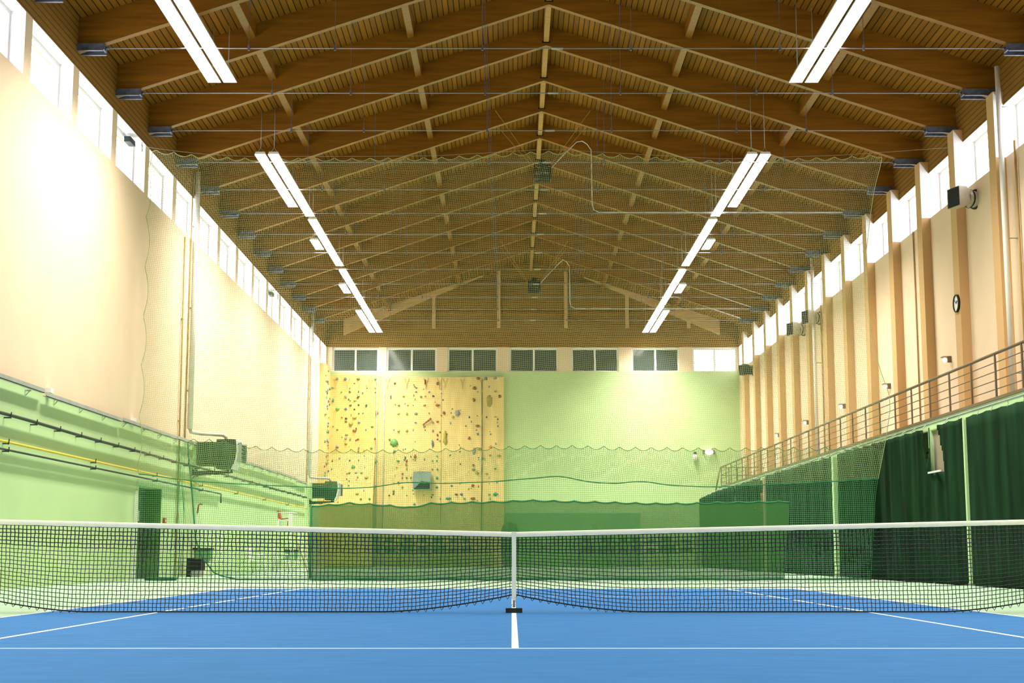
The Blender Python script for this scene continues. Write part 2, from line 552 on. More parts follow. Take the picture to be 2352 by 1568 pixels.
# door and small fittings by it
m = MB()
m.box(XL - 0.55, XL - 0.49, 21.3, 23.82, 0, 2.45)
d = thing('door_1', (XL - 0.52, 22.5, 0), 'dark green door set back in the green side wall', 'door', kind='structure')
leaf = part(m, 'door_leaf', DOORM, d)
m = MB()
m.box(XL - 0.49, XL - 0.01, 23.78, 23.815, 0, 2.44)  # dark sheet over the recess side, its shade put into the colour
part(m, 'jamb_shade', mat('shaded_jamb_green', (0.08, 0.17, 0.035), 0.7, var=0.06), d, 'dark green painted shade on the side of the door recess')
m = MB()
m.box(XL - 0.49, XL - 0.44, 21.3, 21.42, 0, 2.45).box(XL - 0.49, XL - 0.44, 23.7, 23.82, 0, 2.45).box(XL - 0.49, XL - 0.44, 21.42, 23.7, 2.35, 2.45)
part(m, 'door_frame', DOORM, d)
m = MB()
m.tube([(XL - 0.49, 22.2, 1.05), (XL - 0.42, 22.2, 1.05), (XL - 0.42, 22.35, 1.05)], 0.015, 6)
part(m, 'door_handle', GREY, leaf)
m = MB()
m.box(XL - 0.49, XL - 0.475, 22.9, 23.3, 1.55, 1.84)
part(m, 'door_sign', WHITE, leaf, 'small white notice on the door')
m = MB()
m.box(XL, XL + 0.04, 20.9, 21.02, 0, 2.28)
tag(m.build('trim_1', WHITE, off=(XL, 20.96, 0)), 'upright white edge strip on the green wall beside the dark door', 'trim', kind='structure')
m = MB()
m.box(XL, XL + 0.07, 24.0, 24.18, 1.5, 1.66)
r = thing('fire_alarm_button', (XL, 24.09, 1.5), 'small red alarm box on the green wall beyond the dark door', 'alarm')
part(m, 'casing', RED, r)
m = MB()
m.box(XL + 0.07, XL + 0.075, 24.05, 24.13, 1.55, 1.61)
part(m, 'button', WHITE, r)
m = MB()
for k in range(4):
    m.box(XL, XL + 0.012, 32.2, 32.55, 0.72 + 0.17 * k, 0.86 + 0.17 * k)
tag(m.build('notice_sheet', WHITE, off=(XL, 32.3, 0.7)), 'strip of white notices on the green wall beyond the dark door', 'notice')

# roof trusses
HANG = (-5.94, -4.0, -0.69, 2.65, 6.0, 7.88)
def truss(i):
    y = T(i)
    k = 12 - i
    r = thing('roof_truss', (RIDGE, y, 11.9), 'glued timber roof truss with steel tie rod, ' + ORD[k] + ' from the far gable wall', 'roof truss', 'timber roof trusses')
    for sx, xe in ((-1, XL), (1, XR)):
        m = MB()
        m.prism_y([(RIDGE, zraft(RIDGE)), (RIDGE, zdeck(RIDGE) + 0.02), (xe, zdeck(xe) + 0.02), (xe, zraft(xe))], y - 0.09, y + 0.09)
        part(m, 'rafter', GLULAM, r)
        # steel shoe at the wall end
        m = MB()
        xa, xb = (XL + 0.0, -9.17) if sx < 0 else (11.08, XR - 0.0)
        m.box(xa, xb, y - 0.14, y - 0.125, 11.80, 11.975)
        m.box(xa, xb, y + 0.125, y + 0.14, 11.80, 11.975)
        m.box(xa, xb, y - 0.125, y + 0.125, 11.955, 11.975)
        m.box(xa, xb, y - 0.19, y - 0.125, 11.79, 11.80)
        m.box(xa, xb, y + 0.125, y + 0.19, 11.79, 11.80)
        xe2 = xb if sx < 0 else xa
        m.box(xe2 - 0.02, xe2 + 0.02, y - 0.125, y + 0.125, 11.83, 11.96)
        m.tube([(xe2 - sx * 0.03, y, 11.9), (xe2 + sx * -0.09, y, 11.9)], 0.035, 8)
        part(m, 'rafter_shoe', STEEL, r)
    m = MB()
    m.tube([(-9.17, y, 11.9), (11.08, y, 11.9)], 0.012, 6)
    rod = part(m, 'tie_rod', ROD, r)
    m = MB()
    m.tube([(0.86, y, 11.9), (1.12, y, 11.9)], 0.026, 8)
    part(m, 'turnbuckle', GREY, rod)
    for x in HANG:
        m = MB()
        m.tube([(x, y, 11.9), (x, y, zraft(x) + 0.03)], 0.006, 4)
        m.box(x - 0.022, x + 0.022, y - 0.022, y + 0.022, 11.85, 11.98)
        part(m, 'hanger_rod', STEEL, r)
    # gusset plates at the ridge
    m = MB()
    m.box(RIDGE - 0.12, RIDGE + 0.12, y - 0.105, y - 0.09, 15.47, 15.53)
    part(m, 'ridge_plate', DARK, r)
for i in range(12, -2, -1):
    truss(i)

# purlins: rows of struts between the trusses
def purlin(x, label, w, zb):
    r = thing('purlin', (x, T(5), zdeck(x) - 0.2), label, 'purlin', 'purlins under the roof boards')
    for i in range(-1, 13):
        a, b = T(i) + 0.09, (T(i + 1) - 0.09 if i < 12 else YF)
        m = MB()
        m.prism_y([(x - w, zb(x - w)), (x + w, zb(x + w)), (x + w, zdeck(x + w) - 0.0), (x - w, zdeck(x - w) - 0.0)] if abs(x - RIDGE) > 0.1 else
                  [(x - w, 15.50), (x + w, 15.50), (x + w, zdeck(x + w)), (x, 16.0), (x - w, zdeck(x - w))], a, b)
        part(m, 'purlin_strut', GLULAM if abs(x - RIDGE) > 0.1 else PALEWOOD, r)
low = lambda x: zdeck(x) - 0.36
purlin(-6.44, 'timber purlin row above the strip lights, on the slope without balcony', 0.085, low)
purlin(-2.75, 'timber purlin row between ridge and strip lights, on the slope without balcony', 0.085, low)
purlin(RIDGE, 'straight timber ridge purlin along the peak of the roof', 0.075, low)
purlin(4.73, 'timber purlin row between ridge and strip lights, on the balcony slope', 0.085, low)
purlin(8.40, 'timber purlin row outside the strip lights, on the balcony slope', 0.085, low)

# gable frame on the far wall
g = thing('gable_frame', (RIDGE, YF, 12.3), 'pale timber beams and posts against the boarded far gable', 'timber frame')
def gb(x):
    return 12.05 + (x + 8.85) * 0.43 if x < RIDGE else 12.05 + (10.88 - x) * 0.43
for xa, xb in ((-8.85, -0.75), (10.88, 2.75)):
    m = MB()
    n = 8
    xs_ = [xa + (xb - xa) * t / n for t in range(n + 1)]
    m.prism_y([(x, gb(x)) for x in xs_] + [(x, max(zdeck(x), gb(x) + 0.02)) for x in reversed(xs_)], YF - 0.32, YF)
    part(m, 'gable_rafter', GABLE, g)
for xc in (-4.14, -0.72, 2.82, 6.03, 9.26):
    m = MB()
    top = min(gb(xc), zdeck(xc)) + 0.05
    m.box(xc - 0.09, xc + 0.09, YF - 0.22, YF, 12.42, top)
    part(m, 'gable_post', GABLE, g)
for z in (13.25, 14.85):
    x0 = -8.85 + (z - 12.05) / 0.43
    x1 = 10.88 - (z - 12.05) / 0.43
    m = MB()
    m.box(x0, x1, YF - 0.10, YF, z - 0.05, z + 0.05)
    part(m, 'gable_rail', GLULAM, g)

# strip lights
SEG_IN = ((10.9, 17.45), (23.96, 31.8), (32.3, 40.5), (41.4, 49.8), (50.1, 58.3))
SEG_OUT = ((10.9, 17.45), (23.96, 30.45), (35.6, 37.3), (44.6, 46.7), (51.4, 58.3))
for x, row, side in ROWS:
    segs = SEG_IN if row == 'inner' else SEG_OUT
    for k, (a, b) in enumerate(segs):
        where = ORD[k] + ' from the viewer'
        sd = 'wall' if side == 'left' else 'balcony'
        size = 'short' if b - a < 3 else 'long'
        r = thing('strip_light', (x, (a + b) / 2, LZ), size + ' strip light, ' + row + ' row, ' + ('green-wall' if side == 'left' else 'balcony') + ' side, ' + where, 'ceiling light', 'hanging strip lights')
        m = MB()
        m.prism_y([(x - 0.165, LZ + 0.0), (x - 0.155, LZ + 0.0), (x - 0.14, LZ + 0.02), (x + 0.14, LZ + 0.02), (x + 0.155, LZ + 0.0), (x + 0.165, LZ + 0.0), (x + 0.13, LZ + 0.09), (x - 0.13, LZ + 0.09)], a, b)
        hs = part(m, 'housing', WHITE, r)
        m = MB()
        m.box(x - 0.152, x + 0.152, a + 0.01, b - 0.01, LZ + 0.004, LZ + 0.018)
        part(m, 'lamp_panel', LAMPM, hs)
        lamp_light(x, a, b, r)
        for yy in (a + 0.12, b - 0.3):
            m = MB()
            m.tube([(x - 0.1, yy, LZ + 0.085), (x, yy, LZ + 0.24), (x + 0.1, yy, LZ + 0.085)], 0.010, 5)
            m.tube([(x, yy, LZ + 0.24), (x, yy, zdeck(x))], 0.010, 5)
            part(m, 'light_hanger', GREY, r)

# ------------------------------------------------------------------ balcony, railing, columns
r = thing('balcony', (10.8, 17.2, 3.5), 'long pale green balcony slab along the pilastered wall', 'balcony')
m = MB()
m.box(9.75, XR, YN, 52.3, 3.5, 3.74)
part(m, 'slab', CANVAS, r)
m = MB()
m.box(9.72, XR, YN, 52.3, 3.74, 3.80)
part(m, 'edge_trim', RAILM, r, 'brown edge strip of the slab')
m = MB()
m.tube([(9.69, YN, 3.66), (9.69, 52.0, 3.66)], 0.018, 6)
part(m, 'curtain_track', GREY, r)
r = thing('railing', (9.8, 17.2, 3.8), 'brown metal balcony railing with thin horizontal bars', 'railing')
ends = 52.2
m = MB()
m.tube([(9.80, YN, 4.70), (9.80, ends, 4.70)], 0.034, 8)
part(m, 'handrail', RAILM, r)
for z in (4.515, 4.335, 4.155, 3.975):
    m = MB()
    m.tube([(9.80, YN, z), (9.80, ends, z)], 0.011, 6)
    part(m, 'rail_bar', RAILM, r)
k = 0
for k in range(-2, 27):
    y = 10.85 + 1.575 * k
    if y > ends:
        break
    m = MB()
    m.prism_x([(y - 0.022, 3.80), (y + 0.022, 3.80), (y + 0.022, 4.67), (y + 0.012, 4.70), (y - 0.022, 4.60)], 9.765, 9.80)
    part(m, 'rail_post', RAILM, r)
# end of the railing turning to the wall
m = MB()
m.tube([(9.80, ends, 4.70), (9.55, ends + 0.15, 3.45)], 0.03, 6)
part(m, 'end_stay', RAILM, r)
for z in (4.70, 4.335, 3.975):
    m = MB()
    m.tube([(9.80, ends, z), (XR, ends, z)], 0.02, 6)
    part(m, 'end_bar', RAILM, r)
for k in range(1, 5):
    m = MB()
    m.box(9.80 + 0.4 * k - 0.02, 9.80 + 0.4 * k + 0.02, ends - 0.02, ends + 0.02, 3.80, 4.7)
    part(m, 'end_post', RAILM, r)
CN = ['pale green square column in the narrow gap beside the largest flat curtain', 'pale green column in the wide gap between two dark curtains', 'beige column in the gap of the far curtains',
      'thin column sliver between the two farthest curtains', 'pale post showing in the tear of the torn curtain']
for k, (y, wd) in enumerate(((14.2, 0.085), (26.5, 0.22), (38.55, 0.24), (45.42, 0.12), (17.0, 0.10))):
    m = MB()
    xc = (9.62, 9.48, 9.48, 9.53, 9.68)[k]
    m.box(xc, xc + wd, y - wd / 2, y + wd / 2, 0.02, 3.5)
    r = thing('balcony_column', (xc + wd / 2, y, 0), CN[k], 'column', 'columns under the balcony')
    part(m, 'shaft', BEIGE if k == 2 else CANVAS, r)
    m = MB()
    m.box(xc - 0.01, xc + wd + 0.02, y - wd / 2 - 0.02, y + wd / 2 + 0.02, 0, 0.06)
    part(m, 'foot', GREY, r)

# ------------------------------------------------------------------ curtains under the balcony
BASE = [(3, 9.72), (11, 9.72), (14.3, 9.66), (22, 9.55), (35, 9.50), (60, 9.50)]
def curtain(y0, y1, label, amp, wave, hole=None, seed=0, zt=3.56, nz=14, sag=0.02, flap=None):
    rn = random.Random(seed)
    ph = [rn.random() * 6.28 for _ in range(6)]
    n = max(12, int((y1 - y0) / 0.055))
    def P(t, s):
        y = y0 + (y1 - y0) * t
        top = zt - sag * abs(math.sin((y - y0) / 0.42 * math.pi / 2)) - (flap(y) if flap else 0)
        z = 0.03 + (top - 0.03) * s
        f = 0.55 + 0.45 * (1 - s)
        x = lerp(BASE, y) + amp * f * (math.sin((y - y0) / wave * 6.28 + ph[0] + 0.5 * math.sin(z * 0.9 + ph[1])) * 0.6 + math.sin((y - y0) / (wave * 0.43) * 6.28 + ph[2] + 0.35 * z) * 0.4)
        return (x - 0.03, y, z)
    m = MB()
    vs = [P(i / n, j / nz) for i in range(n + 1) for j in range(nz + 1)]
    fs = []
    for i in range(n):
        for j in range(nz):
            y = y0 + (y1 - y0) * (i + 0.5) / n
            z = P((i + 0.5) / n, (j + 0.5) / nz)[2]
            if hole and hole(y, z):
                continue
            q = i * (nz + 1) + j
            fs.append((q, q + 1, q + nz + 2, q + nz + 1))
    m.add(vs, fs, 0, True)
    r = thing('curtain', (9.6, (y0 + y1) / 2, 0), label, 'curtain', 'dark green curtains under the balcony')
    o = part(m, 'cloth', CURT, r)
    md = o.modifiers.new('thickness', 'SOLIDIFY')
    md.thickness = 0.012
    for i in range(4, n + 1, max(16, n // 14)):
        p = P(i / n, 1)
        if hole and hole(p[1], p[2] - 0.05):
            continue
        m = MB()
        m.tube([(p[0], p[1], p[2] - 0.02), (p[0] + 0.02, p[1], p[2] + 0.05), (9.69, p[1], 3.67)], 0.008, 4)
        part(m, 'curtain_hook', GREY, o)
    return r
curtain(6.0, 14.06, 'largest flat dark green curtain nearest the viewer, under the balcony', 0.025, 2.6, seed=1)
def hole(y, z):
    if 16.05 - 0.30 * (3.56 - z) < y < 16.70 and z > 2.52:
        return True
    return 16.84 < y < 17.2 and z > 2.75 + abs(17.02 - y) * 2.0
c = curtain(14.34, 20.9, 'torn dark green curtain with a beige gap hanging open at its top', 0.06, 1.15, hole=hole, seed=2, nz=30)
m = MB()
m.box(9.54, 9.57, 15.75, 16.72, 2.49, 2.53)
part(m, 'torn_hem', WHITE, c, 'pale edge of the tear')
curtain(20.98, 26.1, 'bunched dark green curtain where the divider net ends, before the wide column gap', 0.14, 1.0, seed=3)
curtain(26.88, 38.1, 'long folded dark green curtain beyond the wide column gap', 0.11, 1.6, seed=4)
curtain(39.0, 45.25, 'dark green curtain between the beige column and the thin sliver gap', 0.10, 1.5, seed=5)
curtain(45.6, 57.7, 'farthest dark green curtain, its end dropping below the balcony corner', 0.10, 1.8, seed=6, flap=lambda y: max(0, (y - 51.5)) * 0.02)
# beige backing inside the torn gap
m = MB()
m.box(9.76, 9.80, 15.0, 16.9, 0, 3.5)
tag(m.build('partition_panel', BEIGE, off=(9.78, 16.0, 0)), 'beige partition showing through the torn curtain', 'partition')

# ------------------------------------------------------------------ tennis net
def nzt(x):
    return 0.914 + 0.150 * abs(x) / 6.2
def nzb(x):
    a = abs(x)
    z = 0.012
    if a < 1.5:
        z += 0.195 * (1 - a / 1.5) ** 1.6
    if a > 4.9:
        z += 0.115 * ((a - 4.9) / 1.0) ** 1.6
    return z
net = thing('tennis_net', (0, 0, 0), 'black tennis net with white top band across the blue court', 'tennis net')
rn = random.Random(5)
NX, NZ = 272, 20
XW = 6.33
P = []
for i in range(NX + 1):
    x = -XW + 2 * XW * i / NX
    colm = []
    lean = 0.012 * math.sin(x * 1.7)
    for j in range(NZ + 1):
        v = j / NZ
        z = nzb(x) + (nzt(x) - 0.055 - nzb(x)) * v
        colm.append((x + lean * (1 - v) + rn.uniform(-.004, .004), rn.uniform(-.004, .004), z + (rn.uniform(-.003, .003) if 0 < j < NZ else 0)))
    P.append(colm)
lowm, top = MB(), MB()
for i in range(NX + 1):
    for j in range(NZ):
        d = top if j >= NZ - 5 else lowm
        d.tube([P[i][j], P[i][j + 1]], 0.0066 if j >= NZ - 5 else 0.0047, 3, caps=False)
for j in range(NZ + 1):
    d = top if j >= NZ - 5 else lowm
    for i in range(NX):
        d.tube([P[i][j], P[i + 1][j]], 0.0066 if j >= NZ - 5 else 0.0047, 3, caps=False)
part(lowm, 'netting', BLACK, net)
part(top, 'double_netting', BLACK, net)
m = MB()
lo = [(P[i][0][0], 0, nzb(P[i][0][0])) for i in range(NX + 1)]
m.tube(lo, 0.008, 5)
for i in range(0, NX, 2):
    a, b = lo[i], lo[min(i + 1, NX)]
    m.tube([a, (a[0] + 0.02, -0.01, max(0.006, a[2] - 0.035)), (b[0], 0, b[2])], 0.0055, 3, caps=False)
part(m, 'bottom_cord', BLACK, net)
m = MB()
nn = 64
prof = [(-0.006, -0.055), (-0.008, -0.03), (-0.006, -0.004), (0, 0.004), (0.006, -0.004), (0.008, -0.03), (0.006, -0.055)]
vs = []
for i in range(nn + 1):
    x = -XW + 2 * XW * i / nn
    for (yy, zz) in prof:
        vs.append((x, yy, nzt(x) + zz))
kk = len(prof)
m.add(vs, [(i * kk + j, i * kk + j + 1, (i + 1) * kk + j + 1, (i + 1) * kk + j) for i in range(nn) for j in range(kk - 1)], 0, True)
part(m, 'top_band', TAPE, net)
m = MB()
m.prism_x([(-0.012, 0.165), (-0.012, 0.922), (0.012, 0.922), (0.012, 0.165)], -0.025, 0.025)
m.prism_y([(-0.025, 0.17), (0.025, 0.17), (0.016, 0.125), (-0.016, 0.125)], -0.01, 0.01)
st = part(m, 'centre_strap', TAPE, net)
m = MB()
m.box(-0.014, 0.014, -0.012, 0.012, 0.06, 0.14)
m.tube([(0.028 * math.cos(t * 0.628), -0.012, 0.085 + 0.012 * math.sin(t * 0.628)) for t in range(10)], 0.003, 4, closed=True)
part(m, 'strap_buckle', ROD, st)
m = MB()
m.box(-0.095, 0.095, -0.055, 0.055, 0.0, 0.052)
part(m, 'anchor_block', BLACK, net)
for sx in (-1, 1):
    m = MB()
    m.tube([(sx * 6.4, 0, 0), (sx * 6.4, 0, 1.09)], 0.045, 12)
    part(m, 'net_post', DARK, net)

# ------------------------------------------------------------------ divider nets behind the court
YD = 20.42
TOPW = [(-9.57, 11.23), (-8.35, 11.07), (-7.11, 10.99), (-3.82, 10.99), (-1.96, 11.01), (0.96, 11.19), (5.47, 10.92), (8.75, 11.03), (9.71, 11.1)]
ROPE = [(-9.58, 2.7), (-8.24, 2.51), (-6.8, 2.42), (-4.23, 2.31), (-3.32, 2.37), (-2.86, 2.48), (-1.81, 2.44), (-0.24, 2.5), (0.19, 2.56), (0.64, 2.57), (1.18, 2.66), (1.8, 2.49),
        (2.5, 2.44), (2.9, 2.45), (3.24, 2.53), (3.88, 2.4), (5.14, 2.35), (8.24, 2.5), (9.16, 2.56)]
RIGHT = [(0.1, 9.07), (2.3, 9.27), (3.54, 9.55), (4.57, 9.72), (5.33, 9.44), (6.5, 9.24), (8.21, 9.19), (9.49, 9.37), (10.3, 9.51), (11.1, 9.74)]
def smooth(pts, x):
    return sum(lerp(pts, x + d) * q for d, q in ((-0.3, .2), (-0.15, .2), (0, .2), (0.15, .2), (0.3, .2)))
def scal(s, pitch, depth):
    f = (s / pitch) % 1.0
    return depth * 4 * f * (1 - f)
def left_edge(z):
    return -9.60 + scal(z - 2.7, 1.31, 0.11)
def net_point(u, v):
    zc = 2.5 + 8.6 * v
    xl, xr = left_edge(zc), smooth(RIGHT, zc)
    x = xl + (xr - xl) * u
    zt = smooth(TOPW, x) - scal(x, 0.47, 0.10) * max(0, (v - 0.8) / 0.2)
    zb = smooth(ROPE, x)
    return (x, YD + 0.06 * math.sin(x * 0.9 + zc * 0.6) * math.sin(v * 3.14), zb + (zt - zb) * v)
def strands(pt, nu, nv, su, sv, rad):
    m = MB()
    for i in range(nu + 1):
        m.tube([pt(i / nu, j / sv) for j in range(sv + 1)], rad, 3, caps=False)
    for j in range(nv + 1):
        m.tube([pt(i / su, j / nv) for i in range(su + 1)], rad, 3, caps=False)
    return m
hi = thing('divider_net', (0, YD, 2.5), 'tall green divider net hanging from the roof behind the blue court', 'sports net')
part(strands(net_point, 386, 174, 90, 24, 0.0031), 'netting', NET, hi)
m = MB()
m.tube([net_point(i / 340, 1.0) for i in range(341)], 0.009, 4)
part(m, 'scalloped_edge', NET, hi)
m = MB()
tw = [(XL, YD, 11.3)] + [(x, YD, smooth(TOPW, x) + 0.03) for x in [-9.4 + 0.4 * k for k in range(48)]] + [(11.62, YD + 0.2, 11.32)]
m.tube(tw, 0.0035, 4)
part(m, 'support_wire', GREY, hi)
m = MB()
m.tube([net_point(i / 160, 0.0) for i in range(161)], 0.014, 5)
part(m, 'bottom_rope', NETD, hi)
m = MB()
m.tube([net_point(0, j / 70) for j in range(71)], 0.010, 4)
part(m, 'side_rope', NET, hi)
m = MB()
m.tube([net_point(1, j / 70) for j in range(71)], 0.010, 4)
part(m, 'side_rope', NET, hi)

LEFTD = [(0.0, -6.9), (0.03, -7.2), (0.16, -7.57), (0.58, -7.91), (1.0, -8.07), (2.0, -8.18), (3.1, -8.32), (3.6, -8.36)]
SC = [(-8.3, 3.6), (-7.55, 3.58), (-6.5, 3.40), (-5.2, 3.33), (-2.63, 3.32), (0.4, 3.43), (1.7, 3.43), (2.9, 3.38), (5.4, 3.37), (9.3, 3.4)]
def low_point(u, v):
    zc = 3.45 * v
    xl, xr = lerp(LEFTD, zc + 0.01), smooth(RIGHT, max(0.1, zc))
    x = xl + (xr - xl) * u
    zt = lerp(SC, x) - scal(x + 0.1, 0.405, 0.10) * max(0.0, (v - 0.6) / 0.4)
    return (x, YD + 0.10 + 0.04 * math.sin(x * 1.3 + 1) * v, 0.03 + (zt - 0.03) * v)
lw = thing('divider_net', (0, YD + 0.1, 0), 'low second green net with scalloped top edge hanging down to the floor', 'sports net')
part(strands(low_point, 350, 68, 170, 16, 0.0036), 'netting', NETG, lw)
m = MB()
m.tube([low_point(i / 420, 1.0) for i in range(421)], 0.008, 4)
part(m, 'scalloped_edge', NETD, lw)
m = MB()
m.tube([low_point(0, 1 - j / 40) for j in range(41)] + [low_point(i / 60, 0.0) for i in range(61)], 0.020, 6)
part(m, 'bottom_rope', NETD, lw)
def side_point(u, v):
    z = 0.04 + 2.5 * v
    return (-9.58 + (1.10 + 0.12 * math.sin(v * 3)) * u, YD + 0.02 * math.sin(u * 9), z)
sd = thing('divider_net', (-9.0, YD, 0), 'narrow strip of green net hanging in front of the dark door', 'sports net')
part(strands(side_point, 23, 50, 8, 12, 0.0040), 'netting', NETG, sd)
m = MB()
m.tube([side_point(1, 1 - j / 20) for j in range(21)], 0.008, 5)
m.tube([(-9.3, YD, 0.05), (-8.9, YD, 0.045), (-8.5, YD, 0.05)], 0.045, 8)
part(m, 'gathered_edge', NETD, sd)
# gathered fold of netting beside the near heater
m = MB()
for k in range(14):
    a = k / 13
    m.tube([(-8.55 + 0.12 * a + 0.10 * math.sin(k) * v + 0.5 * (1 - v) ** 2 * (a - 0.2), YD + 0.05 * math.cos(k * 1.7), 0.9 + 2.5 * v) for v in (0, .2, .4, .6, .8, 1.0)], 0.004, 3, caps=False)
part(m, 'gathered_fold', NETG, lw)

CT = [(-5.13, 1.89), (-4.74, 1.91), (-4.15, 1.96), (-3.41, 1.92), (-2.58, 1.85), (-2.15, 1.95), (-0.24, 2.0), (0.41, 2.03), (1.46, 2.0), (2.44, 1.98), (3.43, 1.95), (4.4, 1.95), (6.0, 1.99), (7.0, 2.0)]
def cloth_top(x):
    return lerp(CT, x) - scal(x, 0.52, 0.035)
cl = thing('screen_cloth', (0.9, YD - 0.05, 0), 'see-through green screen cloth stretched low across the hall behind the court', 'screen')
m = MB()
nx, nz = 160, 10
vs = []
for i in range(nx + 1):
    for j in range(nz + 1):
        v = j / nz
        x = -5.12 + (11.95 + 0.2 * v) * i / nx
        vs.append((x, YD - 0.06 + 0.025 * math.sin(x * 2.1 + v * 2) * (1 - abs(2 * v - 1)), 0.03 + (cloth_top(x) - 0.03) * v))
m.add(vs, [(i * (nz + 1) + j, (i + 1) * (nz + 1) + j, (i + 1) * (nz + 1) + j + 1, i * (nz + 1) + j + 1) for i in range(nx) for j in range(nz)], 0, True)
part(m, 'cloth', CLOTH, cl)
m = MB()
m.tube([(x, YD - 0.06, cloth_top(x)) for x in [-5.12 + 12.15 * i / 300 for i in range(301)]], 0.020, 5)
part(m, 'top_hem', NETD, cl)
m = MB()
m.tube([(x, YD - 0.06, 0.045 + 0.012 * math.sin(x * 3)) for x in [-5.12 + 11.95 * i / 120 for i in range(121)]], 0.035, 6)
part(m, 'bottom_hem', NETD, cl)
m = MB()
m.tube([(-5.12, YD - 0.06, 0.05), (-5.13, YD - 0.06, 0.9), (-5.12, YD - 0.06, 1.88)], 0.03, 6)
part(m, 'side_hem', NETD, cl)

# ------------------------------------------------------------------ services on the green side wall
r = thing('cable_tray', (XL, 20, 3.9), 'grey metal cable tray along the top edge of the green wall', 'cable tray')
m = MB()
for k in range(12):
    a = -17 + 6.0 * k
    b = min(a + 5.9, 52)
    if a > 51:
        break
    z = 3.955 + 0.03 * math.sin(k * 2.1)
    m.box(XL + 0.115, XL + 0.13, a, b, z - 0.045, z + 0.045)
    m.box(XL + 0.05, XL + 0.13, a, b, z - 0.045, z - 0.035)
part(m, 'tray', GREY, r)
for k in range(23):
    y = 10.2 + 1.85 * k
    m = MB()
    m.box(XL, XL + 0.12, y - 0.02, y + 0.02, 3.885, 3.91)
    m.tube([(XL + 0.01, y, 3.80), (XL + 0.09, y, 3.89)], 0.010, 4)
    part(m, 'tray_bracket', GREY, r)
for y in (13.45, 20.3):
    m = MB()
    m.box(XL, XL + 0.10, y - 0.1, y + 0.1, 4.0, 4.10)
    part(m, 'junction_box', WHITE, r, 'small white box on the tray')

def run(name, z, r0, mt, label, cat, y0, y1, step, lab, wob=0.0, drop=None, off=0.09):
    rr = thing(name, (XL + off, (y0 + y1) / 2, z), label, cat)
    m = MB()
    n = 140
    pts = [(XL + off + 0.0 * i, y0 + (y1 - y0) * i / n, z + wob * (math.sin(i * 0.35) * 0.6 + math.sin(i * 0.13 + 1) * 0.8)) for i in range(n + 1)]
    if drop:
        pts += [(XL + off, y1, z - drop)]
    m.tube(pts, r0, 6)
    part(m, lab, mt, rr)
    y = 10.9
    while y < y1 - 0.5:
        m = MB()
        m.box(XL, XL + off + r0 * 0.5, y - 0.018, y + 0.018, z - r0 - 0.015, z - r0 + 0.01)
        m.tube([(XL + off + r0, y, z - r0 - 0.02), (XL + off + r0 + 0.01, y - 0.01, z + r0 + 0.035)], 0.012, 4)
        part(m, 'clip', mt if lab != 'pipe' else CABLE, rr)
        y += step
run('cable_bundle', 3.285, 0.034, CABLE, 'thick dark cable bundle clipped along the green wall below the tray', 'cable', -17, 52.0, 1.55, 'cable', wob=0.012, off=0.10)
run('gas_pipe', 2.78, 0.026, YEL, 'thin yellow pipe running along the green wall', 'pipe', -17, 52.2, 5.9, 'pipe', off=0.09)
run('conduit', 2.63, 0.022, CABLE, 'thin dark conduit under the yellow pipe, bent down at its far end', 'conduit', -17, 31.65, 5.9, 'conduit_tube', drop=0.30, off=0.10)

r = thing('wall_pipe', (XL + 0.05, 25.5, 0), 'thin brown pipe running from windows to floor beyond the dark door', 'pipe')
m = MB()
m.tube([(XL + 0.05, 25.42, 9.95), (XL + 0.05, 25.6, 0.02)], 0.025, 6)
part(m, 'pipe', BROWNP, r)
for z in (1.5, 4.5, 7.5):
    m = MB()
    m.box(XL, XL + 0.075, 25.47, 25.55, z - 0.02, z + 0.02)
    part(m, 'clip', BROWNP, r)

